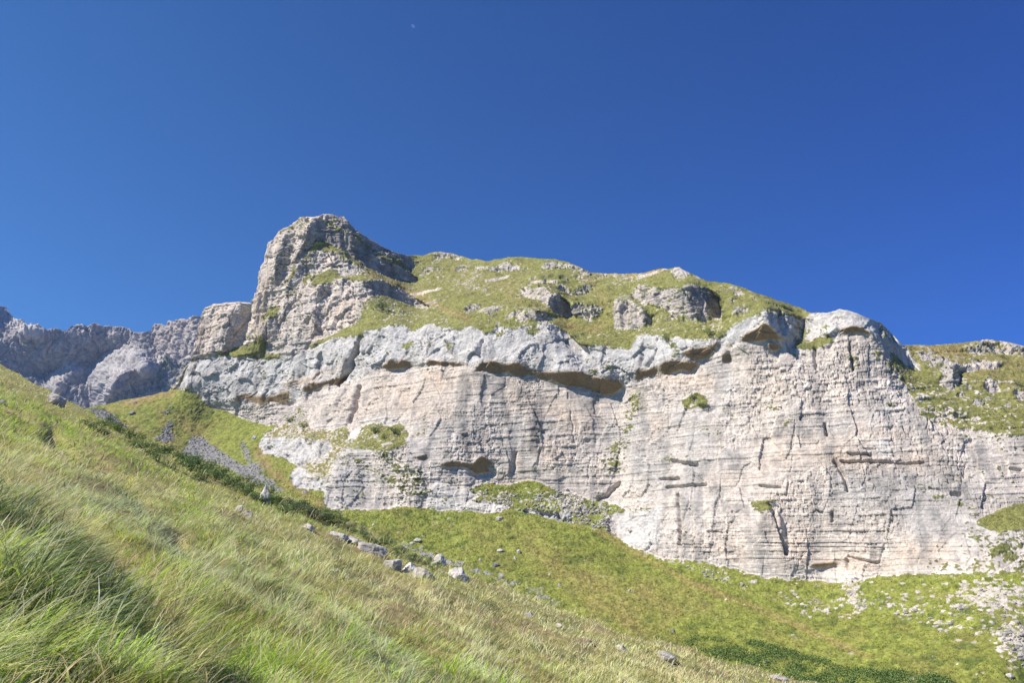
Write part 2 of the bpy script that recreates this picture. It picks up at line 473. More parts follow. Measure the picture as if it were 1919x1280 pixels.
T.region('crag', G((1125,360),(1170,330),(1216,372),(1188,436),(1140,395)), th=48, ph=88, w=4, veg=.1, dark=.15)
rock('pointed_crag', G((1390,450),(1400,390),(1425,375),(1480,412),(1525,465),(1480,505),(1440,490)), 15, ph=76, veg=.1)
rock(None, G((1165,495),(1215,475),(1235,520),(1170,525)), 0, veg=.2)
rock(None, G((1230,440),(1280,425),(1325,465),(1260,470)), 10, veg=.3)
rock(None, G((1270,575),(1320,535),(1385,540),(1412,595),(1340,605)), 0, veg=.25)
rock(None, G((1620,500),(1660,450),(1760,470),(1760,560),(1680,540)), 5, veg=.3)
rock(None, G((1420,620),(1520,610),(1600,690),(1640,720),(1540,690)), 0, veg=.55, ph=50)
T.region('cliff', G((850,640),(960,600),(1100,600),(1220,650),(1350,690),(1360,720),(1200,700),(1060,725),(900,720)), th=-2, ph=68, veg=.4, bed=.9, rub=.4)
T.region('cliff', G((1040,745),(1200,715),(1350,735),(1340,760),(1100,770)), th=-2, ph=60, veg=.5, bed=.8, rub=.5)
# tower left of the peak
T.region('rock_tower', [(355,676),(366,640),(371,615),(375,598),(382,570),(399,560),(443,555),(477,562),(470,600),(462,640),(440,652),(399,672)], th=-28, ph=82, flu=.9, bed=.3, warm=.15)
T.region('rock_tower', [(432,580),(474,574),(470,600),(462,640),(440,652),(418,660),(425,620)], th=32, ph=86, w=2)
T.region('cliff', [(316,734),(322,722),(334,702),(345,688),(358,668),(376,664),(364,690),(347,722),(352,734)], th=-20, ph=66, w=.2, veg=.35, bed=.3, flu=.4)
# the peak
PK = 'peak'
T.region(PK, A((85,1045),(150,720),(225,440),(262,265),(310,235),(345,170),(460,115),(540,60),(680,30),(740,10),(870,40),(960,150),(1250,335),(1380,380),(1420,450),(1410,590),(1530,788),(1340,780),(1010,880),(960,950),(860,1010),(640,1120),(480,1170),(255,1175),(250,1060)), th=lambda x, y: np.interp(x, [470,520,600,640,680], [-42,-36,-32,-28,-20]), ph=78, flu=1.0, bed=.35, veg=.06, warm=.15, w=2)
T.region(PK, A((320,240),(350,180),(460,130),(540,80),(650,80),(590,120),(570,180),(480,170),(400,200)), th=-25, ph=56, veg=.45, w=2)
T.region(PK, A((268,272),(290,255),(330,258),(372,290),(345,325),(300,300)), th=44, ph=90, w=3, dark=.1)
T.region(PK, A((340,320),(400,250),(470,300),(445,400),(385,540),(312,595),(318,420)), th=42, ph=84, w=5, veg=.34, dark=.12)  # gully colour darkened to paint more shade into it
T.region(PK, A((575,140),(650,80),(720,138),(742,170),(725,240),(600,285),(565,350),(520,430),(478,425),(492,350),(570,240)), th=50, ph=88, w=8, veg=.08, dark=.34)  # colour darkened to strengthen the shade of this face
T.region(PK, A((735,40),(800,50),(870,55),(955,150),(1100,265),(1250,343),(1390,380),(1455,462),(1420,474),(1290,420),(1130,332),(960,212),(850,160),(770,110)), th=50, ph=80, w=3, veg=.15, dark=.42)  # summit's right side, its shade deepened by a darker colour
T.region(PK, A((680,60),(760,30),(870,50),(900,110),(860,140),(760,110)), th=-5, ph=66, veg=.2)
T.region(PK, A((728,182),(770,150),(860,190),(1000,272),(1130,362),(1280,448),(1400,520),(1470,580),(1440,596),(1350,582),(1270,555),(1160,515),(960,405),(860,330),(780,285),(735,255)), th=54, ph=88, w=4, veg=.08, dark=.5)  # big turned-away band, shade put into the rock colour
T.region(PK, A((690,95),(800,140),(950,208),(1130,335),(1290,420),(1420,470),(1560,520),(1500,570),(1400,525),(1280,452),(1120,364),(980,265),(860,190),(760,155)), th=26, ph=46, veg=.95, w=1.2)
T.region(PK, A((590,310),(640,270),(690,245),(740,262),(860,335),(960,412),(1160,520),(1350,588),(1460,602),(1520,640),(1707,800),(1560,785),(1400,700),(1290,632),(1180,582),(1000,562),(920,542),(1070,512),(960,445),(820,372),(680,330),(600,400),(560,410)), th=24, ph=44, veg=.92, w=.15, flu=.15, rub=.08, dry=.1)
T.region(PK, A((600,390),(680,325),(810,375),(960,445),(1070,515),(900,540),(830,472),(740,492),(620,530)), th=-12, ph=72, veg=.25, brt=.1)
T.region(PK, A((600,620),(640,560),(690,505),(830,488),(840,540),(920,530),(1150,572),(980,580),(800,575),(740,612)), th=5, ph=44, veg=.92, w=.15, flu=.2)
T.region(PK, A((420,560),(480,440),(512,450),(480,540),(390,605),(340,605)), th=-20, ph=50, veg=.75)
T.region(PK, A((175,905),(290,800),(355,795),(335,870),(245,905)), th=-20, ph=48, veg=.85)
T.region(PK, A((510,580),(590,500),(620,560),(540,640)), th=-10, ph=52, veg=.7)
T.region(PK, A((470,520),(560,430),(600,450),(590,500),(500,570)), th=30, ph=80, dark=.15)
T.region(PK, A((1020,590),(1120,578),(1230,600),(1300,640),(1420,712),(1550,792),(1400,775),(1260,705),(1130,665),(1040,650)), th=52, ph=88, w=4, veg=.06, dark=.36)  # lower band, shade painted in by darkening as well
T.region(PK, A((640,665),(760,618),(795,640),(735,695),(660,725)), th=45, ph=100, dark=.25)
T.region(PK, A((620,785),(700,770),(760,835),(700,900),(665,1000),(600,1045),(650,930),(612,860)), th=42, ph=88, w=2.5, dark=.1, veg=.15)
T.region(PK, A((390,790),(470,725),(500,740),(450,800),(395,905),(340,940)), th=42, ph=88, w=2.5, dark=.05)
T.region(PK, A((380,680),(440,620),(520,640),(500,700),(420,740)), th=-10, ph=62, veg=.5)
T.region(PK, A((160,940),(240,990),(240,1060),(90,1060)), th=-10, ph=60, veg=.45)
T.region('hillside', A((1000,810),(1120,700),(1260,705),(1400,778),(1540,797),(1707,800),(1800,950),(1707,950),(1540,950),(1340,950),(1180,970),(1000,1030),(800,1065),(640,1130),(590,1100),(760,1020),(880,955),(960,915),(1150,890),(1010,860)), th=-4, ph=42, veg=.96, flu=0, bed=0, w=.2, rub=.15, warm=0)
T.region(None, A((1020,760),(1120,690),(1240,700),(1250,770),(1120,830),(1030,860)), th=-10, ph=46, veg=.8, dark=.2)
T.region('hillside', Q(*Fs((290,130),(400,80)), (440,650),(481,640),(498,640),(502,661),(529,664), *Fs((850,112),(830,140),(540,130))), th=-8, ph=40, veg=.97, flu=0, bed=0, w=.15)
# caprock
CAPTOP = Q(*Fs((110,165),(130,150),(200,130),(320,125),(540,125),(840,140),(950,110),(1060,62),(1130,50)), *A((560,1140),(640,1112),(800,1042),(1000,1010),(1180,955),(1340,932),(1420,980),(1480,960),(1540,922),(1640,935)),
   *B((0,645),(140,660),(260,682),(330,640),(400,662),(450,700),(530,690),(560,612),(590,642),(700,670),(790,640),(940,622),(1000,632),(1120,690),(1180,770),(1250,812),(1290,800),(1400,800),(1420,830),(1530,830),(1640,850)),
   *C((140,780),(150,700),(190,640),(340,632),(400,622),(480,650),(560,662),(700,670),(800,652),(940,575),(1040,490),(1200,432),(1300,452),(1440,490),(1540,520),(1560,470),(1640,462)), (1540,585),(1574,570),(1600,574),(1625,585),(1660,600),(1667,612),(1690,637),(1705,665),(1726,694))
CAPBOT = Q((1726,698),*G((760,275),(720,215),(560,95),(450,25)), (1633,629),(1614,620),(1597,615),(1580,618),(1566,627),(1557,631),(1512,637),(1498,637), *C((1400,672),(1240,668),(1100,690),(990,702),(940,742),(880,737),(800,762),(730,832),(690,852),(620,932),(560,902),(440,942),(380,932),(340,952),(260,962),(180,1007),(100,1042),(0,1100)),
   *B((1580,1142),(1500,1192),(1430,1197),(1300,1162),(1100,1112),(900,1062),(800,1042),(680,1042),(640,1002),(560,1042),(400,1002),(330,962),(200,952),(100,962),(0,952)), *Fs((1707,222),(1560,242),(1480,302),(1340,332),(1280,362),(1220,352),(1080,402),(920,482),(870,502),(740,492),(680,522),(520,492),(440,522),(300,480),(200,442),(100,402),(20,395),(60,260)))
T.region('caprock', CAPTOP + CAPBOT, th=cap_th, ph=74, cap=1.0, bed=0, flu=0, veg=.09, w=1, rub=0, brt=.05, warm=0, dark=0, dry=0)
CAPTH = dict(cap=1.0, veg=.03)
T.region(None, C((1190,470),(1230,440),(1440,492),(1540,520),(1515,620),(1450,670),(1390,667),(1330,650),(1270,580)), th=48, ph=86, w=3, dark=.1)
T.region(None, B((940,640),(1000,632),(1110,690),(1180,772),(1250,822),(1235,850),(1130,795),(1000,725)), th=48, ph=70, cap=1, w=3)
T.region(None, B((840,860),(850,780),(900,790),(900,840)), th=55, ph=84)
T.region(None, G((380,-10),(560,-10),(640,15),(745,170),(890,340),(760,272),(720,212),(560,92),(450,22)), th=50, ph=90, w=4, dark=.1)
T.region(None, G((560,-60),(640,10),(700,110),(650,120),(600,60),(540,20)), th=52, ph=62, veg=.4)
T.region(None, Fs((100,240),(60,300),(0,390),(90,395)), th=-50, ph=70, cap=.6)
T.region(None, Fs((130,150),(200,135),(150,240),(120,230)), th=30, ph=80, veg=.2)
T.region(None, B((800,650),(880,640),(900,690),(830,710),(780,690)), th=-10, ph=46, veg=.8, w=.6)
T.region(None, B((540,700),(610,680),(600,720),(560,750)), th=-10, ph=46, veg=.75, w=.6)
T.region(None, B((140,800),(210,780),(200,830),(160,830)), veg=.7, ph=55)
T.region(None, A((1320,1100),(1440,1060),(1430,1110),(1360,1140)), veg=.7, ph=55)
T.region(None, B((1250,950),(1330,970),(1390,1010),(1330,1020)), veg=.7, ph=50)
T.region(None, B((1390,980),(1460,970),(1490,1010),(1440,1020)), veg=.7, ph=50)
T.region(None, B((960,930),(1040,860),(1080,880),(1000,920)), veg=.55)
T.region(None, B((1080,880),(1160,890),(1130,915)), veg=.55)
T.region('hillside', C((195,560),(400,550),(800,530),(1000,500),(1050,490),(940,575),(830,652),(700,672),(560,662),(480,652),(400,640),(340,635),(190,645)), th=0, ph=44, veg=.93, cap=0, w=.2, rub=.25)
T.region(None, C((400,600),(450,640),(480,700),(430,690),(390,650)), veg=.9, ph=60, dark=.15)
T.region(None, C((460,690),(510,680),(500,740),(450,760)), veg=.65, ph=65)
T.region(None, C((1440,550),(1500,560),(1480,590),(1430,590)), veg=.6)
T.region(None, C((1470,680),(1510,600),(1540,540),(1555,600),(1530,690)), veg=.75, ph=60)
T.region(None, Q(*C((1430,700),(1540,670),(1707,640)), (1562,630),(1552,645),(1512,652),(1490,652)), veg=.75, ph=48, th=-10, cap=0, bed=.4)
# undersides of the overhang: brown stain, darkened to put shade into the colour
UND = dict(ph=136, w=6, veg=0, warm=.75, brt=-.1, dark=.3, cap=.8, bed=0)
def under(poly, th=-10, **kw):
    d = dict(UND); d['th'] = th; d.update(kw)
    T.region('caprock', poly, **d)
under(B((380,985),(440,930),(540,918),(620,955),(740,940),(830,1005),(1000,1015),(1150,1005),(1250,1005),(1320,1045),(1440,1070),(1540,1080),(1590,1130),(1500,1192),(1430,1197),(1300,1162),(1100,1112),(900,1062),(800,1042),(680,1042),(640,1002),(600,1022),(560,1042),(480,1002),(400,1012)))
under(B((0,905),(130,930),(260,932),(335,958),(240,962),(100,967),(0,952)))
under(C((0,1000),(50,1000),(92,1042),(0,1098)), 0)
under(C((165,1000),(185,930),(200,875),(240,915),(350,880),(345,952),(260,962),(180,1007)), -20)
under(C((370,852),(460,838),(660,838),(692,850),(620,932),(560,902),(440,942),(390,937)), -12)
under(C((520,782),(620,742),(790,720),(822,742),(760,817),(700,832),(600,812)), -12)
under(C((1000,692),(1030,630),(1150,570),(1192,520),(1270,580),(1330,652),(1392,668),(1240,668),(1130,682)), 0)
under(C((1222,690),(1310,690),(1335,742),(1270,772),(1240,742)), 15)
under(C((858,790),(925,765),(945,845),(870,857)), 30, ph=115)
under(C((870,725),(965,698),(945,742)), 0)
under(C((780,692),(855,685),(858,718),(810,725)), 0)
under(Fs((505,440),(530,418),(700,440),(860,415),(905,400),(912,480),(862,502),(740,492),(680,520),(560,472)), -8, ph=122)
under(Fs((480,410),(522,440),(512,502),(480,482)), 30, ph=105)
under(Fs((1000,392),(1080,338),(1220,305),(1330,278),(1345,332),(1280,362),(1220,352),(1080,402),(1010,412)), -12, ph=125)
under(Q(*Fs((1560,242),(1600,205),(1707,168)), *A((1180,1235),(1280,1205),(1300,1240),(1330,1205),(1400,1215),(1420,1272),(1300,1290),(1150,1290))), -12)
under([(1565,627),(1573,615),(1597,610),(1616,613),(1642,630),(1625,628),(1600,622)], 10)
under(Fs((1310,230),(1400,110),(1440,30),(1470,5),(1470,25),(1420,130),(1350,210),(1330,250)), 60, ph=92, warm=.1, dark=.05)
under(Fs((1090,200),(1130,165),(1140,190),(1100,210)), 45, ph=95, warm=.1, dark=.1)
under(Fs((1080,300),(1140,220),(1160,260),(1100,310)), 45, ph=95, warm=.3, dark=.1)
# lower wall: stepped buttress, grass ledges, small caves
T.region('cliff', D((780,345),(710,430),(660,680),(625,740),(620,800),(700,835),(850,830),(1000,835),(1190,805),(1380,820),(1600,840),(1740,850),(1740,430),(1400,500),(1290,330),(1050,350),(860,345)), th=-14, ph=75, bed=1.2, veg=.14, brt=.05)
T.region('cliff', D((930,380),(940,690),(870,720),(700,650),(745,470),(850,400)), th=12, ph=80, bed=1.3, veg=.2, dark=.12)
T.region('cliff', D((775,345),(790,350),(735,470),(695,650),(650,720),(625,735),(655,680),(705,430)), th=-55, ph=78, brt=.2)
T.region('cliff', E((0,650),(80,620),(200,640),(300,670),(430,732),(300,750),(150,740),(0,730)), th=-8, ph=60, cap=.5, bed=.5, brt=.25)
T.region('cliff', E((0,740),(150,745),(330,770),(480,780),(640,800),(700,830),(530,862),(430,830),(300,840),(200,852),(0,832)), th=-6, ph=58, cap=.5, bed=.5, brt=.3)
T.region('gully', E((300,660),(380,640),(480,622),(640,640),(800,598),(900,608),(1020,680),(1050,690),(1180,700),(1300,760),(1380,760),(1530,790),(1570,850),(1500,870),(1440,900),(1450,1000),(1340,990),(1170,940),(1060,860),(820,845),(700,845),(640,800),(480,775),(330,765),(430,732)), th=4, ph=44, bed=0, veg=.84, rub=.75, w=.6)
T.region('gully', E((480,622),(640,640),(800,598),(900,608),(1020,680),(1000,735),(860,700),(640,690),(480,690)), th=4, ph=42, veg=1., rub=.1)
rock('cliff', E((740,830),(830,830),(960,850),(1130,860),(1180,900),(1130,942),(1000,907),(860,860),(760,857)), 0, ph=64, brt=.3, veg=.1, cap=.6)
rock('cliff', E((1200,830),(1260,810),(1320,840),(1290,880),(1230,880)), 20, ph=70, veg=.15)
T.region('cliff', D((800,280),(880,200),(930,150),(960,160),(880,260),(820,275)), th=-45, ph=62, brt=.25, bed=.3)
T.region('ledge', D((800,290),(880,265),(960,150),(1110,150),(1130,170),(1240,140),(1300,230),(1290,330),(1050,352),(780,347)), th=-16, ph=42, bed=0, veg=.93, w=.6, rub=.3)
T.region('ledge', D((120,262),(230,215),(400,55),(450,20),(520,190),(690,200),(800,172),(830,200),(780,345),(715,430),(650,660),(640,640),(560,590),(430,480),(680,430),(600,270),(300,260)), th=-26, ph=50, bed=.2, veg=.74, rub=.5, w=.8, dry=.35)
T.region('ledge', D((690,200),(800,172),(830,200),(760,340),(690,300)), th=-20, ph=44, veg=.95, dry=0)
T.region('cliff', D((115,300),(120,268),(150,255),(240,268),(330,262),(500,270),(660,290),(690,350),(600,400),(560,430),(470,440),(420,482),(370,467),(200,392),(110,337)), th=-28, ph=66, cap=.9, bed=.4, brt=.06, veg=.12)
T.region('cliff', D((335,575),(395,520),(490,515),(500,560),(440,600),(560,590),(660,590),(655,682),(480,662),(390,652)), th=-28, ph=66, cap=.9, bed=.4, brt=.06, veg=.1)
T.region('cliff', D((480,440),(560,425),(680,400),(700,440),(600,470),(480,470)), th=-28, ph=58, brt=.3, veg=.4)
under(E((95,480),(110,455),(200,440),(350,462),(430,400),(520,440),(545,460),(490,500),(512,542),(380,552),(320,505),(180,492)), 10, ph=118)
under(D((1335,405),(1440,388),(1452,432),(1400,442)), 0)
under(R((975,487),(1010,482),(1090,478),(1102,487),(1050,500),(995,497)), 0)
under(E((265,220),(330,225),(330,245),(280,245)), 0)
T.region(None, Q((1455,960),(1463,962),(1472,990),(1479,1020),(1477,1035),(1468,1020),(1462,985)), th=54, ph=92, bed=.2, dark=.2)
T.region(None, R((760,260),(815,255),(850,330),(865,400),(820,400),(770,380)), th=-8, ph=80, dark=.12, bed=1.2)
T.region(None, R((715,205),(800,205),(820,250),(760,265),(725,235)), th=-10, ph=55, veg=.75)
T.region(None, C((540,1170),(600,1110),(660,1085),(720,1110),(770,1170),(760,1210),(680,1200),(580,1220)), th=-20, ph=56, veg=.78)
T.region(None, R((110,265),(170,255),(280,240),(330,240),(325,290),(320,400),(250,430),(150,380)), th=-38, ph=72, cap=.7, bed=.3, brt=.2)
# valley meadow
BASE = Q((-400,600),(60,700),(165,700),(316,733),(330,733),(352,732),(372,741),(378,753),(392,764),(430,773),(445,781),(480,794),(500,798),(525,795),(494,816),(487,836),(492,850),(529,860),(556,874),(541,893),(539,899),(550,914),(578,917),(611,921),(606,931),(605,947),(624,956),(659,954),(694,956),(739,949),(783,952),(835,957),(847,959),(870,957),(924,962),(964,954),(976,958),(1011,966),(1034,972),(1065,980),(1090,985),(1114,992),(1140,995),(1156,1006),(1189,1028),(1200,1033),(1250,1051),(1300,1059),(1340,1070),(1380,1073),(1440,1083),(1500,1085),(1560,1090),(1600,1095),(1625,1086),(1650,1078),(1700,1087),(1780,1083),(1850,1078),(1919,1085),(2120,1090),(2120,1600),(-400,1600))
T.region('meadow', BASE, th=14, ph=30, w=1., veg=1.0, bed=0, cap=0, rub=.04, brt=0, warm=0, dark=0)
T.region('meadow', [(-400,600),(60,700),(330,731),(352,731),(372,741),(392,764),(445,781),(500,798),(525,795),(494,816),(487,836),(492,850),(529,860),(556,874),(541,893),(550,914),(611,921),(606,950),(560,1000),(60,1100),(-400,1400)], th=-4, ph=34, w=1., veg=1.0, bed=0, rub=.02)
T.region('meadow', Q(*R((330,455),(520,478),(800,548),(1150,575),(1230,545),(1300,540),(1700,530),(2400,540),(2400,1010),(1900,1010),(1780,860),(1500,760),(1300,700),(1150,720),(950,700),(700,620),(520,540))), th=-2, ph=36, veg=.95, rub=.18)
T.region('meadow', R((1680,560),(2400,540),(2400,1010),(1930,1000),(1780,860),(1750,700)), th=-10, ph=46, veg=.84, rub=.27, bed=.2)
T.region(None, Q((1830,978),(1880,952),(1919,942),(2110,930),(2110,998),(1919,994),(1850,992)), th=-6, ph=46, veg=.95, bed=.1)

# ground cover painted by place: turf streaks on the wall, stains in the limestone, scree, dry grass
for pts, w, v in [
  ([(1195,735),(1180,790),(1165,830),(1150,880)], 17, .42), ([(1150,830),(1120,900)], 14, .22), ([(1345,745),(1365,780)], 12, .25),
  ([(1440,762),(1450,768)], 14, .35), ([(1480,790)], 10, .3), ([(1595,668),(1600,690)], 9, .4), ([(1545,610),(1530,640)], 8, .4),
  ([(1640,660),(1690,705),(1760,745)], 12, .5), ([(1668,758)], 7, .4), ([(1010,880),(1060,885),(1110,880)], 8, .3), ([(1290,1000),(1300,1030)], 6, .3),
  ([(1270,980),(1272,1025)], 6, .3), ([(1160,960),(1240,952)], 4, .5), ([(1500,1005),(1520,1005)], 6, .35), ([(1820,880),(1900,890)], 14, .3),
  ([(1780,905),(1900,930)], 18, .22), ([(1700,900),(1880,985)], 12, .2), ([(1830,1010),(1919,1060)], 40, .38), ([(1760,1060),(1919,1090)], 26, .3),
  ([(660,860),(730,900),(790,930)], 10, .3), ([(720,850),(770,880)], 14, .3), ([(740,880),(800,910)], 10, .3), ([(880,800),(900,805)], 7, .25),
  ([(780,815),(800,800)], 9, .3), ([(1660,1000),(1760,1010)], 10, .12), ([(1880,1000),(1919,1010)], 20, .3), ([(800,790),(850,780)], 12, .18),
  ([(1330,790),(1340,830)], 22, .12), ([(1240,860),(1300,850)], 14, .2), ([(1380,700),(1400,720)], 7, .2), ([(1560,700),(1570,720)], 10, .2),
  ([(1700,740),(1800,800),(1919,820)], 26, .22), ([(500,560),(540,600)], 10, .2), ([(560,480),(590,520)], 10, .2)]:
    T.stroke('veg', pts, w, v)
for pts, w, v in [   # warm, iron-stained beds
  ([(1430,865),(1520,855),(1560,850)], 22, .5), ([(1590,860),(1640,870),(1720,862)], 26, .55), ([(1420,830),(1700,815)], 14, .3), ([(1590,770),(1610,800)], 14, .3),
  ([(700,735),(860,720)], 30, .4), ([(650,760),(850,780)], 22, .28), ([(960,740),(1110,790)], 26, .4), ([(1040,850),(1060,790)], 22, .3), ([(1000,830),(1020,845)], 26, .3),
  ([(1240,705),(1330,720)], 18, .4), ([(1390,690),(1440,740)], 30, .35), ([(1200,760),(1240,800)], 16, .3), ([(1350,840),(1340,790)], 18, .2), ([(1320,900),(1420,895)], 18, .3),
  ([(1370,1030),(1400,1060)], 22, .4), ([(1480,1030),(1560,1060)], 34, .45), ([(1600,1060),(1760,1050)], 28, .45), ([(1700,1030),(1780,1020)], 22, .3), ([(1280,1010),(1350,1035)], 18, .2),
  ([(540,720),(580,710)], 12, .5), ([(600,700),(640,690)], 8, .4), ([(530,740)], 10, .4), ([(920,895),(960,900)], 10, .4), ([(968,850),(980,890)], 8, .4), ([(500,560),(480,640)], 14, .25),
  ([(590,640),(600,560)], 16, .2), ([(690,560),(640,600)], 18, .2), ([(345,640),(380,620)], 14, .3), ([(800,690),(830,720)], 12, .3), ([(1560,660),(1620,650)], 16, .2), ([(1130,760),(1160,790)], 16, .25)]:
    T.stroke('warm', pts, w, v)
for pts, w, v in [   # dark seepage streaks
  ([(895,705),(905,780),(890,860)], 9, .3), ([(940,720),(952,800)], 7, .35), ([(965,715),(972,760)], 8, .45), ([(990,730),(1002,800),(998,835)], 12, .5), ([(860,770),(880,850)], 12, .22),
  ([(1130,770),(1135,830)], 8, .25), ([(1105,760),(1110,820)], 7, .2), ([(870,700),(876,760)], 6, .25), ([(830,800),(960,800)], 34, .18), ([(900,830),(1000,880)], 26, .2), ([(780,730),(800,860)], 30, .12), ([(1060,800),(1100,900)], 40, .14), ([(1560,880),(1760,960)], 50, .12), ([(1850,860),(1919,960)], 60, .1), ([(1600,700),(1700,790)], 40, .1),
  ([(1520,690),(1530,790)], 16, .15), ([(1650,700),(1640,760)], 18, .15), ([(1480,720),(1490,770)], 12, .12), ([(1620,880),(1760,900)], 24, .15), ([(1750,830),(1770,900)], 22, .2),
  ([(1250,800),(1240,860)], 16, .12), ([(480,775),(540,780)], 16, .15), ([(430,720),(450,760)], 12, .2), ([(400,700),(420,740)], 14, .12), ([(700,870),(670,930)], 12, .12),
  ([(380,690),(378,735)], 10, .15), ([(545,665),(520,720)], 3, -.2), ([(1560,880),(1570,920)], 6, .25), ([(1010,660),(1000,690)], 10, .15), ([(1545,780),(1560,830)], 20, .12), ([(1790,900),(1800,960)], 26, .12),
  ([(1180,640),(1200,690)], 10, .15), ([(835,640),(845,670)], 6, .2)]:
    T.stroke('dark', pts, w, v)
for pts, w, v in [  # fresh pale faces
  ([(1655,835),(1660,850)], 12, .5), ([(1590,750),(1600,740)], 7, .35), ([(900,965),(850,940)], 14, .2), ([(1640,1090),(1500,1075)], 12, .3), ([(1330,1050),(1420,1070)], 10, .25), ([(1370,730),(1440,720)], 16, .25),
  ([(470,690),(660,650)], 14, .12), ([(1180,1010),(1260,1000)], 20, .15), ([(1530,610),(1548,600)], 12, .3), ([(1700,1075),(1800,1070)], 10, .3), ([(690,790),(740,800)], 14, .2)]:
    T.stroke('brt', pts, w, v)
for poly, v in [(K((480,720),(560,715),(640,770),(700,825),(640,815),(540,760)), .95), (K((910,780),(930,780),(950,880),(905,915),(855,890)), .85), (K((995,950),(1040,870),(1095,868),(1140,900),(1300,1010),(1420,1070),(1570,1165),(1500,1175),(1400,1130),(1260,1050),(1150,1010),(1000,975)), .98),
   (K((1315,890),(1340,895),(1352,960),(1430,1065),(1370,1055),(1310,930)), .9), (K((1390,960),(1420,960),(1480,1060),(1440,1060)), .5), (K((1090,1010),(1250,1010),(1200,1040)), .5), (K((720,690),(760,670),(750,690)), .8), (K((870,740),(900,720),(945,735),(900,750)), .6), (K((915,655),(945,655),(935,690)), .6)]:
    T.region(None, poly, scr=v)
for pts, w, v in [  # bleached and reddish grass
  ([(241,755),(330,738)], 7, .9), ([(206,765),(280,750)], 10, .5), ([(235,800),(280,830),(330,850)], 16, .45), ([(340,790),(400,840)], 16, .45), ([(300,770),(320,830)], 8, .4), ([(480,850),(530,900),(600,945)], 8, .7), ([(500,870),(480,840)], 8, .4),
  ([(1117,995),(1160,1020),(1285,1089),(1441,1153),(1633,1234)], 5, .75), ([(1000,1030),(1100,1120),(1200,1180)], 26, .4), ([(1100,1080),(1260,1150)], 20, .4), ([(1440,1190),(1500,1210)], 12, .35), ([(1500,1080),(1560,1100)], 10, .3), ([(900,1000),(1000,1000)], 30, .15),
  ([(1105,512),(1184,516),(1240,508)], 5, .9), ([(1060,470),(1160,600),(1120,610)], 10, .3), ([(800,565),(880,600)], 4, .8), ([(1060,610),(1120,620)], 6, .5), ([(700,510),(800,570)], 12, .3), ([(1700,660),(1800,655)], 14, .3), ([(1790,690),(1900,720)], 24, .3), ([(960,560),(1060,600)], 16, .2),
  ([(1200,1100),(1320,1130)], 18, .3), ([(870,520),(960,540)], 20, .2)]:
    T.stroke('dry', pts, w, v)
for pts, w, v in [  # broken stone showing through the turf
  ([(1330,1075),(1400,1095)], 14, .5), ([(1480,1120),(1520,1140)], 12, .5), ([(1600,1095),(1595,1120),(1620,1135)], 9, .9), ([(1670,1140),(1720,1160),(1790,1175)], 14, .6), ([(1800,1130),(1919,1120)], 30, .5), ([(1860,1150),(1919,1200)], 26, .7), ([(1890,1200),(1919,1240)], 14, .6), ([(1880,1220)], 10, .6), ([(1060,950),(1000,930)], 14, .3), ([(1130,960),(1140,990),(1155,1010)], 8, .9), ([(640,942),(625,925)], 8, .3),
  ([(860,530),(910,535)], 10, .35), ([(870,510),(960,560)], 22, .12), ([(840,520),(800,510)], 12, .3), ([(1240,1040),(1330,1070)], 6, .6)]:
    T.stroke('rub', pts, w, v)

T.stroke('scr', [(745,1018),(800,1043),(870,1062),(920,1080),(960,1092),(1010,1112),(1040,1132)], 6, .62)
CUTS = [([(475,569),(463,640),(440,652)], 3, .02), ([(361,672),(440,653)], 2.5, .1), (G((640,10),(740,165),(885,335)), 3, .3), (B((1110,685),(1180,765),(1250,812)), 3, .05), (B((1050,395),(1145,465),(1170,555)), 3, .1),
        (C((800,285),(855,350),(866,420),(856,495)), 3, .05), (A((1300,640),(1420,712),(1550,792)), 3, .15), (C((145,790),(150,700),(190,640)), 3, .05), (C((1560,470),(1540,540),(1510,620)), 2.5, .2),
        (G((1170,330),(1216,372),(1188,436)), 3, .1), (A((740,620),(660,725)), 2, .3), (Q((350,732),(378,753),(445,781),(500,797)), 2, .5)]
T.solve([(380,760,425,50,.002), (820,930,328,60,.001), (1500,1050,268,60,.002), (1880,1240,190,50,.0005)], soft=2, cut=CUTS)
print('massif depth', T.Y.min(), T.Y.max(), [round(float(T.Y[T.depth_at(x, y)])) for x, y in [(600,410),(900,490),(1280,505),(1850,640),(1530,1270),(1100,1150),(500,900),(1050,650),(1400,600),(410,575)]])

# ---- relief in metres and limestone / turf colours
P = T.P.astype(np.float32)
f = {k: blur(v, {'veg': 3, 'scr': 6, 'rub': 8, 'dark': 4, 'warm': 4, 'brt': 4}.get(k, 2)) for k, v in T.f.items()}
X, Yw, Z = P[..., 0], P[..., 1], P[..., 2]
WALLN = math.radians(20)
S = X*math.cos(WALLN) - Yw*math.sin(WALLN)              # distance along the wall
NZ = lambda sc, seed, ax=1., az=1.: pn(X/(sc*ax), Yw/(sc*ax), Z/(sc*az), seed)
n25, n12, n6, n3, n15, n08 = NZ(25,1), NZ(12,2), NZ(6,3), NZ(2.8,4), NZ(1.4,5), NZ(.75,6)
fl1 = NZ(15, 7, 1, 5.); fl2 = NZ(5, 8, 1, 6.); fl3 = NZ(2.2, 9, 1, 7.)
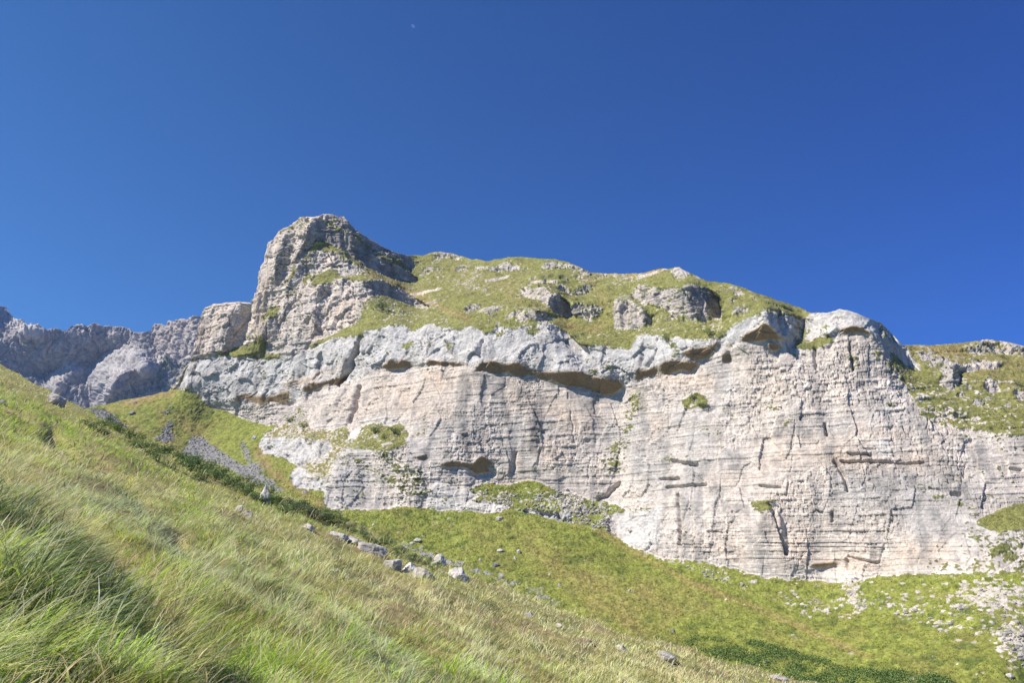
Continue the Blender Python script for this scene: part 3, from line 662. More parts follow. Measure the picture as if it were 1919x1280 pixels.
# bedding
zz = Z + .7*n25 + .14*n6 + .07*n3
b = zz/1.32 + .55*pn(zz/6, 3.3, 1.7, 12) + .5*pn(zz/2.3, 8.3, 1.7, 15)
bi = np.floor(b); bf = b - bi
hb = hash01(bi, 1, 5)
bedoff = (hb**2 - .4)*.8 + .75*pn(S/17, bi*7.31, 2.2, 13)
bedcrk = np.exp(-(np.minimum(bf, 1-bf)/.09)**2) * sstep(-.1, .5, pn(S/13, bi*3.7, .5, 14) + .2*n3 + .5*(hb-.5))
bjit = S/(1.2 + 2.4*hb) + hb*31 + .25*n6 + .12*n3
ji = np.floor(bjit); jf = bjit - ji
jo = hash01(ji, bi, 9) - .5
jcrk = np.exp(-(np.minimum(jf, 1-jf)/.09)**2) * sstep(.15, .7, hash01(ji, bi, 17) + .3*n12)
bkn = sstep(-.3, .5, n25 + .5*n12)                      # how blocky a stretch of wall is
bkn = np.clip(bkn + .5*np.exp(-((T.PX-1640)/170)**2 - ((T.PY-730)/80)**2), 0, 1.4)
massive = NZ(13, 21); mas2 = 1 - 2*np.abs(NZ(6.5, 22))
calm = 1 - .72*sstep(2.2, 4., f['w'])                  # the smooth shaded flanks
wx, wy, wz = X + .4*n3, Yw + .4*n3, Z + .3*n15
c1, c2, cid, ctl = wor(wx/2.6, wy/2.6, wz/1.6, 71)       # broken blocks
e1, e2, eid, etl = wor(wx/1.2, wy/1.2, wz/.75, 72)
v1, v2, vid_, vtl = wor(wx/6.5, wy/6.5, wz/15., 73)      # tall pillars
h1, h2, hid, htl = wor((wx+1.2*n6)/10., (wy+1.2*n6)/10., (wz+n6)/8.5, 75)   # big slabs
blk = .7*(cid - .5) + .5*ctl + .4*(eid - .5) + .3*etl - .45*np.exp(-((c2-c1)/.07)**2) - .2*np.exp(-((e2-e1)/.09)**2)
pil = 1.5*(vid_ - .5) + 1.3*vtl - 1.1*np.exp(-((v2-v1)/.06)**2)
slab = 1.6*(hid - .5) + 2.6*htl - .9*np.exp(-((h2-h1)/.03)**2)*sstep(.0,.4,n12)
d_bed = .48*bedoff + bkn*(.55*jo - .42*jcrk) - .48*bedcrk*(.5 + hash01(bi, 3, 77)) + 1.3*fl1 + .4*fl2 + .2*fl3 + .7*n12 + .15*n6 + (.12 + .25*bkn)*blk + .4*(1.5*(vid_-.5) + 1.3*vtl)
d_cap = 1.3*massive + .45*slab + .4*(1.5*(vid_-.5) + 1.3*vtl) + .35*mas2 + .45*fl2 + .2*fl3 + (.12 + .5*sstep(-.1,.5,n12))*blk + .25*n3 + .12*n08 - .6*bedcrk*sstep(.0,.4,n12)
rid = lambda a: 1 - 2.4*np.abs(a)
d_flu = calm*(.5*pil + .5*slab + .6*rid(NZ(15, 31, 1, 3.5)) + .4*fl2 + .12*blk) + .5*bedoff - .45*bedcrk + .2*n6 + .25*blk + .3*fl3 + .08*n08
d_grs = .8*n12 + .45*n6 + .35*n3 + .3*n15 + .22*n08 + .3*pn(S/30, (Z + .6*n6)/1.7, 0, 47)
rk = NZ(3.2, 41) + .7*NZ(1.5, 42) + .35*n08
vegn = f['veg'] + .30*NZ(5, 43, 1.6, .7) + .34*NZ(1.9, 44, 1.4, .8) + .42*NZ(.8, 45, 1.3, .8) + .35*(eid-.5)*(f['veg'] < .9)
r1, r2, rid_, rtl = wor(X/1.9 + .4*n15, Yw/1.9, Z/1.3 + .3*n15, 74)
den = f['rub']*(.35 + 1.1*sstep(-.3, .5, NZ(16, 46) + .4*n3))
spots = np.maximum(sstep(0, .06, .62*den - eid)*sstep(.02, .12, e2-e1), sstep(0, .06, .45*den - rid_)*sstep(.03, .15, r2-r1))*(f['rub'] > .01)
bare = np.clip(f['scr'], 0, 1)
tuf = sstep(.42, .58, vegn)
V = np.where(f['veg'] > .03, tuf, 0) * (1 - spots)
rw = np.clip(f['bed'] + f['cap'] + f['flu'], .0, 3)
rock_d = f['bed']*d_bed + f['cap']*d_cap + f['flu']*d_flu
rock_d = rock_d * (1 - .45*np.clip(f['veg'], 0, 1)) * (1 - .5*np.clip((f['warm'] - .45)*4, 0, 1)*np.clip(f['cap'], 0, 1))
disp = rock_d + np.clip(f['veg'], 0, 1)*d_grs*.8 + spots*(.2 + .4*cid + .3*etl)
# turf terraces with thin bands of rock in their risers
tz = (Z + 3.0*n25 + 1.0*n6 + .3*n3)/6.5 + .6*pn(Z/30, 2.2, 0, 48); ti = np.floor(tz); tf = tz - ti
terr = np.clip(blur(np.isin(T.oid, [T.names.index(q_) for q_ in ('hillside', 'ridge', 'peak')]).astype(np.float32), 3), 0, 1)*np.clip(f['veg']*1.3 - .2, 0, 1)
tseg = sstep(.0, .35, pn(S/26, ti*5.13, .3, 49) + .15*n6)
disp += terr*tseg*(1.5*(1 - tf)*sstep(0, .16, tf) - .6)
rband = terr*sstep(.22, .14, np.abs(tf - .10) + .10*n3 + .06*(eid-.5))*sstep(.30, .55, pn(S/26, ti*5.13, .3, 49) + .2*n6 + .12*n3)
V = V*(1 - .95*rband)
disp += rband*(.9*blk + .3) + (V - .5)*.3*(f['veg'] > .03)
disp = np.where(bare > .3, disp*.5 + .3*n08 + .3*n15, disp)
# deep joints that run through several beds
for pts, w, dep in [([(676,632),(668,660),(655,690),(641,712),(636,722)], 3.0, 5), (Fs((1452,360),(1420,500),(1380,640)), 3.2, 3.5), ([(1546,795),(1549,815)], 2.5, 2.5), (R((1085,30),(1130,100),(1138,160)), 3, 2.2), ([(1160,905),(1135,930),(1120,935)], 3, 2), (R((395,180),(405,300),(412,400)), 3, 2), (R((820,260),(850,330),(880,440)), 3, 3.5),
   ([(1460,585),(1470,625)], 3, 2), (B((440,760),(415,880)), 3, 2), (C((330,740),(270,880)), 3, 2), (C((220,780),(215,870)), 3, 1.8), (R((1075,260),(1080,300)), 2.5, 1.5), ([(1593,640),(1600,690)], 2.5, 2), ([(1525,650),(1530,690)], 2.5, 1.8), (E((700,380),(690,520)), 4, 1.5), (R((1140,470),(1150,510)), 3, 1.5), (A((640,930),(690,1000)), 4, 2),
   (R((320,115),(400,112)), 2.4, 1.8), (R((350,150),(520,135)), 2.2, 1.8), (R((1120,35),(1300,38),(1480,45)), 2, 1.6), (R((1600,178),(1640,180)), 3, 2), (G((300,980),(480,1000)), 2, 1.4), (G((250,1047),(320,1050)), 2, 1.4), (G((380,1045),(900,1060)), 1.6, 1.3), (G((430,940),(520,950)), 2, 1.4), ([(1260,865),(1305,872)], 3, 2.0), (R((760,140),(850,150)), 2, 1.5), (R((1150,455),(1270,480)), 2.2, 1.5), (R((530,345),(590,345)), 1.6, 1.2), (G((1610,1095),(1690,1105)), 2.5, 1.6), (G((1170,670),(1290,690)), 2.4, 1.6)]:
    disp -= dep * stroke_field(T.WX, T.WY, pts, w)
for k_ in range(16):
    x0_ = 640 + 1240*hash01([k_], 1, 91)[0]; y0_ = 720 + 280*hash01([k_], 2, 91)[0]; L_ = 30 + 90*hash01([k_], 3, 91)[0]
    sl_ = (hash01([k_], 4, 91)[0] - .5)*.5
    g_ = stroke_field(T.WX, T.WY, [(x0_, y0_), (x0_ + sl_*L_*.5 + 3, y0_ + L_*.5), (x0_ + sl_*L_, y0_ + L_)], 1.3)
    disp -= (.3 + .6*hash01([k_], 5, 91)[0])*g_*np.clip(f['bed'], 0, 1)*(f['veg'] < .5)*sstep(-.25, .25, n6 + .5*n3)
disp *= np.clip(T.Y/300, .5, 2.0)**.5
i_ = np.arange(MROWS)[:, None]
disp *= (.25 + .75*sstep(0, 7, i_))
N = blur(grid_normals(np.stack([blur(P[..., k], 3) for k in range(3)], -1)), 3)
N /= np.linalg.norm(N, axis=-1, keepdims=True) + 1e-9
PD = P + N*disp[..., None]

def mixc(a, b, t): return a*(1-t[..., None]) + np.asarray(b, np.float32)*t[..., None]
nb = NZ(40, 51); nc = NZ(9, 52, 1, 3.)
rock_c = np.zeros(P.shape, np.float32) + np.array((.555, .485, .425), np.float32)
rock_c = mixc(rock_c, (.455, .415, .38), sstep(-.15, .4, nb + .5*nc + .3*fl1))
rock_c = mixc(rock_c, (.60, .47, .36), np.clip(f['warm'] + .28*np.clip(n12 + .6*nc, -.5, 1)*(f['cap'] < .5), 0, .85))
rock_c = mixc(rock_c, (.43, .425, .42), .7*np.clip(f['cap'], 0, 1)*(1 - np.clip(f['warm']*2, 0, 1)))
lich = sstep(.12, .5, fl2*.7 + .5*n6 + .35*n3)
rock_c = mixc(rock_c, (.20, .19, .18), .5*lich*np.clip(1 - f['brt']*2, 0, 1))
stn = sstep(.08, .42, .8*pn(S/3.2, Yw/40, Z/28, 81) + .5*pn(S/1.3, 0, Z/14, 82) + .5*pn(S/24, 0, Z/22, 83))*np.clip(f['bed'] + .5*f['flu'] - f['veg'], 0, 1)
rock_c = mixc(rock_c, (.235, .23, .23), .36*stn*np.clip(1 - 1.2*f['warm'] - f['brt'], 0, 1))
rock_c = mixc(rock_c, (.12, .115, .115), np.clip(f['dark']*(1 + 1.2*fl2 + .7*n3), 0, .8))  # seepage stains, and shade painted into the peak's turned-away faces
rock_c = mixc(rock_c, (.57, .535, .49), np.clip(f['brt']*1.5*(1 + .7*n6), 0, .9))
rock_c *= (1 + .16*(hb - .5) + .24*(jo*bkn) + .22*(eid-.5) + .2*(cid-.5) + .12*n08)[..., None]
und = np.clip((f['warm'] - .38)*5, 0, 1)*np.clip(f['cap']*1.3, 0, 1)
rock_c = mixc(rock_c, (.22, .15, .075), .85*und)  # brown stain, deepened to paint shade under the lip
g1 = NZ(30, 61) ; g2 = NZ(7, 62) ; g3 = NZ(2.2, 63)
far_up = sstep(330, 420, T.Y)
gr = np.zeros(P.shape, np.float32) + np.array((.20, .218, .046), np.float32)
gr = mixc(gr, (.165, .155, .042), .5*sstep(-.2, .5, g1 + .5*g2))
gr = mixc(gr, (.22, .17, .075), np.clip(.18*sstep(.05, .6, g2 + .6*g3 - .2*g1), 0, 1))
gr = mixc(gr, (.055, .085, .02), .6*sstep(.18, .5, NZ(4., 64) + .5*g3 + .3*g1))
isled = np.isin(T.oid, [T.names.index(k) for k in ('hillside', 'ridge', 'peak', 'cliff', 'ledge', 'caprock')])
gr = mixc(gr, (.19, .18, .065), .75*blur(isled.astype(np.float32), 2))
gr = mixc(gr, (.085, .10, .03), .6*sstep(.92, .55, f['veg'])*sstep(-.25, .25, g2 + .6*g3))
gr = mixc(gr, (.29, .20, .09), np.clip(.75*f['dry']*(1 + .6*g2), 0, .8))
gr *= (1 + .3*g3 + .35*n08 + .3*n15 + .18*(eid-.5))[..., None]
scr_c = np.array((.23, .22, .205), np.float32)*(1 + .35*n08 + .25*n15)[..., None]
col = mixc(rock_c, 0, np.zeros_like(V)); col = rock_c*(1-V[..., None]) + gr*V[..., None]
sc_m = sstep(.38, .66, bare + .35*n3 + .35*n15 + .3*n08 + .25*n6)*(bare > .03)
col = col*(1-sc_m[..., None]) + scr_c*sc_m[..., None]
pale = (spots*(.35 + .65*eid/np.maximum(.62*den, .05)).clip(0, 1))[..., None]
col = col*(1-(.35*pale)) + np.array((.36, .335, .30), np.float32)*(.35*pale)
col = np.clip(col, .01, .8)

# ---- the hidden far side of the crest, then one mesh per named piece of land
def skirt(PD, steps):
    top = PD[0]
    rows = []
    fw = np.stack([top[:, 0]*.25, top[:, 1], np.zeros(len(top))], -1); fw /= np.linalg.norm(fw, axis=1, keepdims=True)
    for d, dz in steps[::-1]:
        rows.append(top + fw*d - np.array([0, 0, dz]))
    return np.concatenate([np.stack(rows), PD], 0)
SK = [(4, .6), (14, 5), (35, 20), (80, 60)]
PA = skirt(PD, SK)
# below the brow of the near slope the meadow runs on down into the valley
low = PD[-1]; lows = low.copy()
for _ in range(3): lows = np.stack([box_blur(lows[:, q_][None], 45, 1)[0] for q_ in range(3)], -1)
lows[:60] = low[:60]; lows[-60:] = low[-60:]
tow = -lows*np.array([1, 1, 0]); rng_ = np.linalg.norm(tow, axis=1, keepdims=True); tow /= rng_
tow[:, 0] += .35; down = []
for d_ in (3, 6, 10, 15, 21, 28, 36, 45, 55, 66, 78, 90, 105, 122, 140, 160):
    dd_ = np.minimum(d_, rng_*.62)
    b_ = low*(1 - min(1, d_/28.)) + lows*min(1, d_/28.)
    down.append(b_ + tow*dd_ - np.concatenate([0*dd_, 0*dd_, dd_*.47 + 1.2*pn(b_[:, :1]/14., dd_/14., .5, 55)], 1))
PA = np.concatenate([PA, np.stack(down)], 0)
k = len(SK)
ca = np.concatenate([np.repeat(col[:1], k, 0), col, np.array((.16, .17, .04), np.float32)*(1 + .25*pn(np.arange(col.shape[1])[None]/9., np.arange(16)[:, None]/1.3, .5, 56) + .2*pn(np.arange(col.shape[1])[None]/3., np.arange(16)[:, None]*1.1, .5, 57))[..., None]], 0)
oa = np.concatenate([np.repeat(T.oid[:1], k, 0), T.oid, np.full_like(T.oid[:16], T.names.index('meadow'))], 0)
nr, ncn = oa.shape
vid = np.arange(nr*ncn).reshape(nr, ncn)
quads = np.stack([vid[:-1, :-1], vid[1:, :-1], vid[1:, 1:], vid[:-1, 1:]], -1).reshape(-1, 4)
fo = oa[:-1, :-1].ravel()
PV, CV = PA.reshape(-1, 3), ca.reshape(-1, 3)
def carve(name, oname, mat, **t):
    q = quads[fo == T.names.index(oname)]
    used, inv = np.unique(q, return_inverse=True)
    return tag(mesh_obj(name, PV[used], inv.reshape(-1, 4), mat, col=CV[used], smooth=True), **t)
for oname, name, mat, label, cat in [
  ('cliff', 'cliff', M_ROCK, 'long pale bedded limestone cliff wall above the green valley meadow', 'cliff'),
  ('caprock', 'caprock', M_ROCK, 'smooth grey overhanging rock band along the top of the pale bedded cliff', 'cliff'),
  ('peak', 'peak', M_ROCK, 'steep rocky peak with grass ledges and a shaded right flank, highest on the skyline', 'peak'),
  ('rock_tower', 'rock_tower', M_ROCK, 'flat-topped rock buttress standing left of the high peak', 'rock tower'),
  ('hillside', 'hillside', M_TURF, 'grassy upper hillside between the overhanging rock band and the skyline', 'hillside'),
  ('ridge', 'ridge', M_TURF, 'stony green slope rising to a rounded ridge beyond the end of the cliff', 'ridge'),
  ('gully', 'gully', M_TURF, 'grassy stone-strewn hollow at the foot of the cliff where its two walls meet', 'gully'),
  ('ledge', 'ledge', M_TURF, 'scrubby grass ledges low on the left part of the cliff', 'ledge'),
  ('meadow', 'meadow', M_TURF, 'bright green valley meadow with grey scree streaks below the cliff', 'meadow')]:
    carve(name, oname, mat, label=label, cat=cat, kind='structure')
for oname, label in [
  ('rock_ridge', 'jagged pale rock crest sloping down on the skyline left of the bleached saddle'),
  ('dark_outcrop', 'dark outcrop with deeply shaded right face in the middle of the upper grass'),
  ('mound_outcrop', 'low rounded rock mound with a green cap just above the overhang'),
  ('split_outcrop', 'broken grey outcrop split in two by grass, below the jagged skyline crest'),
  ('low_outcrop', 'low mossy outcrop between the dark outcrop and the big shaded one'),
  ('shaded_outcrop', 'largest outcrop on the upper hillside, its right half in deep shade'),
  ('stepped_outcrop', 'stepped grey outcrop below and left of the largest shaded outcrop'),
  ('summit_outcrop', 'small grey rock knob on the grassy summit right of the bleached saddle'),
  ('crag', 'grey crag with a dark shaded right side on the slope past the cliff end'),
  ('pointed_crag', 'isolated pointed grey crag in the grass near the right picture edge')]:
    carve(oname if 'crag' in oname or 'ridge' in oname else 'rock_outcrop', oname, M_ROCK, label=label, cat='rock outcrop', group='outcrops on the grass slopes')

# ------------------------------------------------------------------ far mountains
FSKY = [(-400,440),(-200,500),(-80,545),(0,582),(14,589),(41,602),(62,613),(76,621),(100,621),(119,623),(134,611),(165,613),(206,611),(227,618),(254,623),(284,620),(289,609),(316,608),(344,602),(364,596),(373,599),(400,590),(440,600),(520,640)]
fx_ = np.arange(-380, 512, MX*1.1)
FM = Land(fx_, FSKY, [(-400,800),(0,790),(100,780),(520,800)], int(MROWS*.42), warp=4, jag=5.)
FM.region('mountain_range', [(-500,0),(900,0),(900,2000),(-500,2000)], th=12, ph=62, flu=1.)
def fr(poly, th, ph, **k): FM.region(None, poly, th=th, ph=ph, **k)
fr(K((-600,-100),(0,180),(120,240),(220,295),(340,300),(420,330),(540,420),(520,490),(300,480),(200,560),(-600,560)), 44, 74, w=2)
fr(K((0,180),(120,240),(200,290),(230,300),(180,330),(100,280),(0,230)), -45, 56, brt=.35, w=2)  # lit crest, sunlight put into a paler colour
fr(K((60,330),(180,300),(220,380),(120,460),(0,470),(-100,400)), 54, 84, w=5)
fr(K((350,300),(390,265),(600,262),(740,300),(755,380),(700,400),(560,380),(540,420),(420,340)), 52, 84, w=5)
fr(K((480,290),(640,290),(650,350),(540,350)), 5, 70, warm=.2)
fr(K((300,350),(430,340),(545,420),(525,490),(400,480),(320,440)), 48, 84, w=5)
fr(K((540,420),(600,385),(720,400),(800,470),(780,520),(740,500),(640,540),(600,640),(560,690),(500,600),(430,520),(350,560),(300,620),(230,580),(300,510),(500,490)), -50, 60, brt=.2, w=2.5)  # lit spur, made paler to paint the sunlight in
fr(K((640,545),(740,500),(765,560),(745,640),(640,620)), 48, 86, w=4)
fr(K((350,560),(430,520),(505,600),(520,690),(430,680),(350,660)), 46, 78, w=3)
fr(K((490,610),(530,610),(520,700),(480,690)), 60, 88, w=2)
fr(K((825,290),(840,260),(1000,240),(1095,220),(1060,440),(850,455),(840,330)), -40, 80, warm=.5, w=4)
fr(K((785,310),(832,295),(848,440),(800,455)), 52, 88, w=4)
fr(K((730,330),(790,310),(800,400),(760,440),(720,400)), -20, 70, warm=.1)
fr(K((700,400),(830,450),(990,440),(900,470),(860,510),(800,480)), -20, 45, brt=.3)
fr(K((560,700),(640,620),(740,610),(800,620),(860,500),(900,455),(950,470),(1050,445),(990,540),(940,620),(830,645),(700,670)), -8, 50, veg=.48)
fr(K((870,470),(930,455),(950,480),(900,500)), 20, 60, veg=.7)
FM.solve([(200,680,1450,60,.003), (330,640,1450,40,.002)], soft=3)
P = FM.P.astype(np.float32); f = {k: blur(v, 2) for k, v in FM.f.items()}
X, Yw, Z = P[..., 0], P[..., 1], P[..., 2]
NZ = lambda sc, seed, ax=1., az=1.: pn(X/(sc*ax), Yw/(sc*ax), Z/(sc*az), seed)
m60, m25, m9, m4 = NZ(60, 101), NZ(25, 102), NZ(9, 103), NZ(4, 104)
wx, wy, wz = X + 5*m25, Yw + 5*m25, Z + 3*m9
c1, c2, cid, ctl = wor(wx/34, wy/34, wz/50, 105); e1, e2, eid, etl = wor(wx/11, wy/11, wz/15, 106); b1, b2, bid, btl = wor(wx/4.5, wy/4.5, wz/5, 109)
rid = lambda a: 1 - 2.4*np.abs(a)
zb = (Z + 8*m60 + 2*m9)/9; bi = np.floor(zb); bf = zb - bi
fd = 11*rid(NZ(95, 107, 1, 2.)) + 4.5*rid(NZ(32, 108, 1, 3.2)) + 3.4*rid(NZ(12, 110, 1, 2.6)) + 2*(cid-.5) + 3.5*ctl - 3*np.exp(-((c2-c1)/.05)**2) + 3*(eid-.5) + 4*etl - 1.2*np.exp(-((e2-e1)/.07)**2) + 2.2*(bid-.5) + 2.0*btl - .9*np.exp(-((b2-b1)/.1)**2) + .6*m4 + .7*(hash01(bi, 2, 7)-.5)
N = blur(grid_normals(np.stack([blur(P[..., q], 4) for q in range(3)], -1)), 3)
N /= np.linalg.norm(N, axis=-1, keepdims=True) + 1e-9
PD2 = P + N*(fd*(.3 + .7*sstep(0, 6, np.arange(P.shape[0])[:, None])))[..., None]
fc = np.zeros(P.shape, np.float32) + np.array((.36, .33, .32), np.float32)
fc = mixc(fc, (.52, .43, .36), np.clip(f['warm'] + .3*m25, 0, .8)); fc = mixc(fc, (.56, .53, .50), np.clip(f['brt']*1.6, 0, .9))  # paler tone paints sunlight onto the lit crest and spur
fc *= .85*(1 + .15*(cid-.5) + .3*(eid-.5) + .3*(bid-.5) + .2*m4)[..., None]
vv = sstep(.42, .6, f['veg'] + .3*m9 + .3*m4)*(f['veg'] > .05)
fc = mixc(fc, (.10, .12, .045), vv*.9)
def sheet(name, PD, col, mat, sk, **t):
    PA = skirt(PD, sk); ca = np.concatenate([np.repeat(col[:1], len(sk), 0), col], 0)
    r, c = PA.shape[:2]; v = np.arange(r*c).reshape(r, c)
    q = np.stack([v[:-1,:-1], v[1:,:-1], v[1:,1:], v[:-1,1:]], -1).reshape(-1, 4)
    return tag(mesh_obj(name, PA.reshape(-1,3), q, mat, col=np.clip(ca, .01, .8).reshape(-1,3), smooth=True), **t)
lowf = PD2[-1]; PD2 = np.concatenate([PD2, np.stack([lowf - np.array([0, a_, b_]) for a_, b_ in ((40,25),(150,110),(420,230),(800,420))])], 0); fc = np.concatenate([fc, np.repeat(fc[-1:], 4, 0)], 0)
PD2[-4:, :, 2] = np.maximum(PD2[-4:, :, 2], -188)
sheet('mountain_range', PD2, fc, M_FAR, [(15,4),(60,40),(160,160),(300,330)], label='hazy blue-grey craggy mountain wall closing the valley behind the cliff', cat='mountain', kind='structure')

# ------------------------------------------------------------------ the near grass slope we stand on
V1, V2 = ray(0., 640.), ray(1500., 1217.5)
NN = np.cross(V1, V2); NN /= np.linalg.norm(NN)
if NN[2] < 0: NN = -NN
HCAM = 1.5
edge_y = lambda x: np.interp(x, ex, ey) + 3*np.sin(np.asarray(x)/23.) + 2*np.sin(np.asarray(x)/9.1 + 1)
CORNER = [(-300,930),(0,965),(60,990),(160,1060),(230,1130),(290,1200),(340,1290),(400,1420),(460,1800)]
def near_bump(px, py, P):
    x, y = P[..., 0], P[..., 1]
    b = .15*pn(x/3.2, y/3.2, 0, 201) + .11*pn(x/1.1, y/1.1, 0, 202) + .06*pn(x/.45, y/.45, 0, 204) + .10*pn(x/7, y/7, 0, 203)
    c = np.array(CORNER, float)
    xc = np.interp(py, c[:, 1], c[:, 0])
    b = b + .42*sstep(46, -30, px - xc)*sstep(900, 990, py)*.75
    b = b - .38*stroke_field(px, py, [(95,822),(150,858),(235,895)], 13) + .12*stroke_field(px, py, [(60,780),(140,830),(240,872)], 16)
    b = b - .12*stroke_field(px, py, [(640,1035),(720,1075),(780,1100)], 14) - .16*stroke_field(px, py, [(330,1010),(420,1090),(560,1140)], 26) - .12*stroke_field(px, py, [(250,930),(330,1000)], 20)
    b = b - .14*stroke_field(px, py, [(800,1130),(960,1190),(1100,1240)], 22)
    b = b - .34*stroke_field(px, py, [(x_ + 34, y_) for x_, y_ in CORNER], 30)*sstep(940, 1040, py)
    return b * sstep(0, 26, py - np.interp(px, ex, ey) + 4)
def near_point(px, py):
    sc = np.ndim(px) == 0
    px, py = np.atleast_1d(np.asarray(px, float)), np.atleast_1d(np.asarray(py, float))
    v = ray(px, py)
    P = v * (-HCAM / np.minimum((v*NN).sum(-1), -.012))[..., None]
    P[..., 2] += near_bump(px, py, P)
    return P[0] if sc else P
npx = np.arange(-1500, 2340, 5.0); nt_ = np.linspace(0, 1, 210)**1.4
NY0 = edge_y(npx)
GXN = np.repeat(npx[None], 210, 0); GYN = NY0[None] + (np.maximum(1750, NY0 + 300)[None] - NY0[None])*nt_[:, None]
NP = near_point(GXN, GYN)
# the slope rolls over its brow and drops away into the valley
top = NP[0]; fwd = np.stack([top[:,0]*.2 + 8, top[:,1], 0*top[:,0]], -1); fwd /= np.linalg.norm(fwd, axis=1, keepdims=True)
back = [top + fwd*d - np.array([0,0,dz]) for d, dz in [(110,120),(60,55),(30,22),(12,7),(4,1.6),(1.2,.25)]]
NA = np.concatenate([np.stack(back), NP], 0)
r, c = NA.shape[:2]; v = np.arange(r*c).reshape(r, c)
q = np.stack([v[:-1,:-1], v[1:,:-1], v[1:,1:], v[:-1,1:]], -1).reshape(-1, 4)
x, y = NA[..., 0], NA[..., 1]
n1, n2 = pn(x/2.5, y/2.5, 0, 211), pn(x/.7, y/.7, 0, 212)
sc_ = np.zeros(NA.shape, np.float32) + np.array((.27, .27, .085), np.float32)
sc_ = mixc(sc_, (.31,.25,.12), sstep(-.1, .5, n1 + .5*n2))
tag(mesh_obj('grass_slope', NA.reshape(-1,3), q, M_SOIL, col=sc_.reshape(-1,3), smooth=True), 'near hillside falling from left to right under long windblown grass', 'hillside', kind='structure')

# paint of plant kinds over the slope, by place: straw, blue-green, fresh green, dead brown mixed with shade, shade painted as dark blades
STRAW = [([(0,700),(120,760)], 22, .5), ([(90,850),(230,905),(320,935)], 18, .9), ([(420,960),(560,1010),(700,1080)], 36, .55), ([(760,1110),(1000,1200),(1300,1270)], 60, .75), ([(950,1110),(1150,1185),(1500,1290)], 30, .9), ([(180,1040),(230,1100)], 30, .5), ([(0,900),(120,990)], 30, .4), ([(600,1080),(740,1140)], 30, .35), ([(60,1000),(150,1090),(240,1170)], 22, .6), ([(330,1180),(500,1250)], 30, .25)]
BLUE = [([(150,910),(260,980)], 40, .8), ([(300,1010),(420,1080),(520,1120)], 50, .9), ([(0,1020),(120,1120),(180,1250)], 60, .8), ([(0,880),(80,920)], 30, .5), ([(560,1150),(760,1230)], 40, .45), ([(430,980),(560,1050)], 26, .5), ([(700,1250),(900,1270)], 40, .4)]
FRESH = [([(0,760),(110,800)], 30, .7), ([(120,830),(260,880)], 20, .7), ([(190,1040),(260,1100),(270,1190)], 24, 1.), ([(300,930),(400,960)], 24, .5), ([(350,1190),(480,1270)], 60, .7), ([(650,1200),(900,1280)], 50, .4), ([(480,940),(560,965)], 14, .7)]
DEAD_SHADE = [([(30,1000),(100,1060),(180,1120),(250,1200),(310,1290)], 22, .5), ([(90,825),(150,865),(230,905)], 13, .8), ([(640,1040),(700,1080)], 16, .5), ([(200,1110),(260,1190),(320,1280)], 22, .45)]  # dead brown grass, also painting shade along the corner tufts
GRASS_SHADE = [([(-40,1050),(30,1080),(90,1160),(140,1240),(190,1300)], 40, .85), ([(0,1250),(60,1290)], 50, .6), ([(100,830),(160,862),(235,900)], 10, .8), ([(330,1240),(450,1290)], 30, .3), ([(620,1050),(690,1090)], 16, .35), ([(20,780),(30,800)], 10, .5), ([(480,1110),(560,1150)], 22, .4), ([(330,1060),(360,1100)], 20, .4), ([(840,1120),(930,1160)], 14, .3)]  # dark blade colour standing in for shade at the corner and hollows
def paint(px, py, L): return np.clip(sum(stroke_field(px, py, p, w)*v for p, w, v in L), 0, 1)

NB = 800000
px = RNG.uniform(-480, 2090, NB); py = RNG.uniform(560, 1740, NB)
e_ = edge_y(px)
ok = py > e_ + 1.5
px, py, e_ = px[ok], py[ok], e_[ok]
root = near_point(px, py)
dist = root[:, 1]
keep = RNG.random(len(px)) < np.clip((dist/12.)**.9, .25, 1)*np.where(py > 1440, .45, 1)
px, py, root, dist, e_ = px[keep], py[keep], root[keep], dist[keep], e_[keep]
n = len(px)
x, y = root[:, 0], root[:, 1]
q1, q2, q3 = pn(x/2.2, y/2.2, 0, 221), pn(x/.8, y/.8, 0, 222), pn(x/.3, y/.3, 0, 223)
rnd = RNG.random((n, 8)).astype(np.float32)
st = paint(px, py, STRAW) + .45*q1 + .35*q2 + .3
bl = paint(px, py, BLUE) - .25*q1 + .3*q2
fg = paint(px, py, FRESH) + .2*q2
dd = paint(px, py, DEAD_SHADE)
q4 = pn(x/.5, y/.5, 3., 224)
# tussocks: the nearest tuft centre of each blade, the tuft size growing a little with its patch
cs = .42
gx_, gy_ = np.floor(x/cs), np.floor(y/cs)
bd = np.full(n, 9.); bx = np.zeros(n); by = np.zeros(n); bh = np.zeros(n)
for i in (-1, 0, 1):
    for j in (-1, 0, 1):
        jx, jy = hash01(gx_+i+5000, gy_+j+5000, 31), hash01(gx_+i+5000, gy_+j+5000, 32)
        dx_, dy_ = x/cs - (gx_+i+jx), y/cs - (gy_+j+jy)
        d_ = np.hypot(dx_, dy_); nr = d_ < bd
        bd = np.where(nr, d_, bd); bx = np.where(nr, dx_, bx); by = np.where(nr, dy_, by); bh = np.where(nr, hash01(gx_+i+5000, gy_+j+5000, 33), bh)
tus = np.clip(1.25 - 1.15*bd, .25, 1.3)*(.6 + .9*bh)
kind = np.zeros(n, int)                                  # 0 olive, 1 fresh green, 2 blue-green, 3 straw leaf, 4 flowering stalk, 5 dead brown and corner shade, 6 dark blades painting shade
kind[rnd[:, 0] < np.clip(fg*1.0 + .15 + .25*(bh-.5), 0, .92)] = 1
kind[rnd[:, 1] < np.clip(bl*.95 + .04, 0, .9)] = 2
kind[rnd[:, 2] < np.clip(st*.75 - .12*bl - .15*fg + .3*(bh-.5), .04, .85)] = 3
kind[rnd[:, 3] < np.clip(.03 + .07*st, .015, .1)] = 4
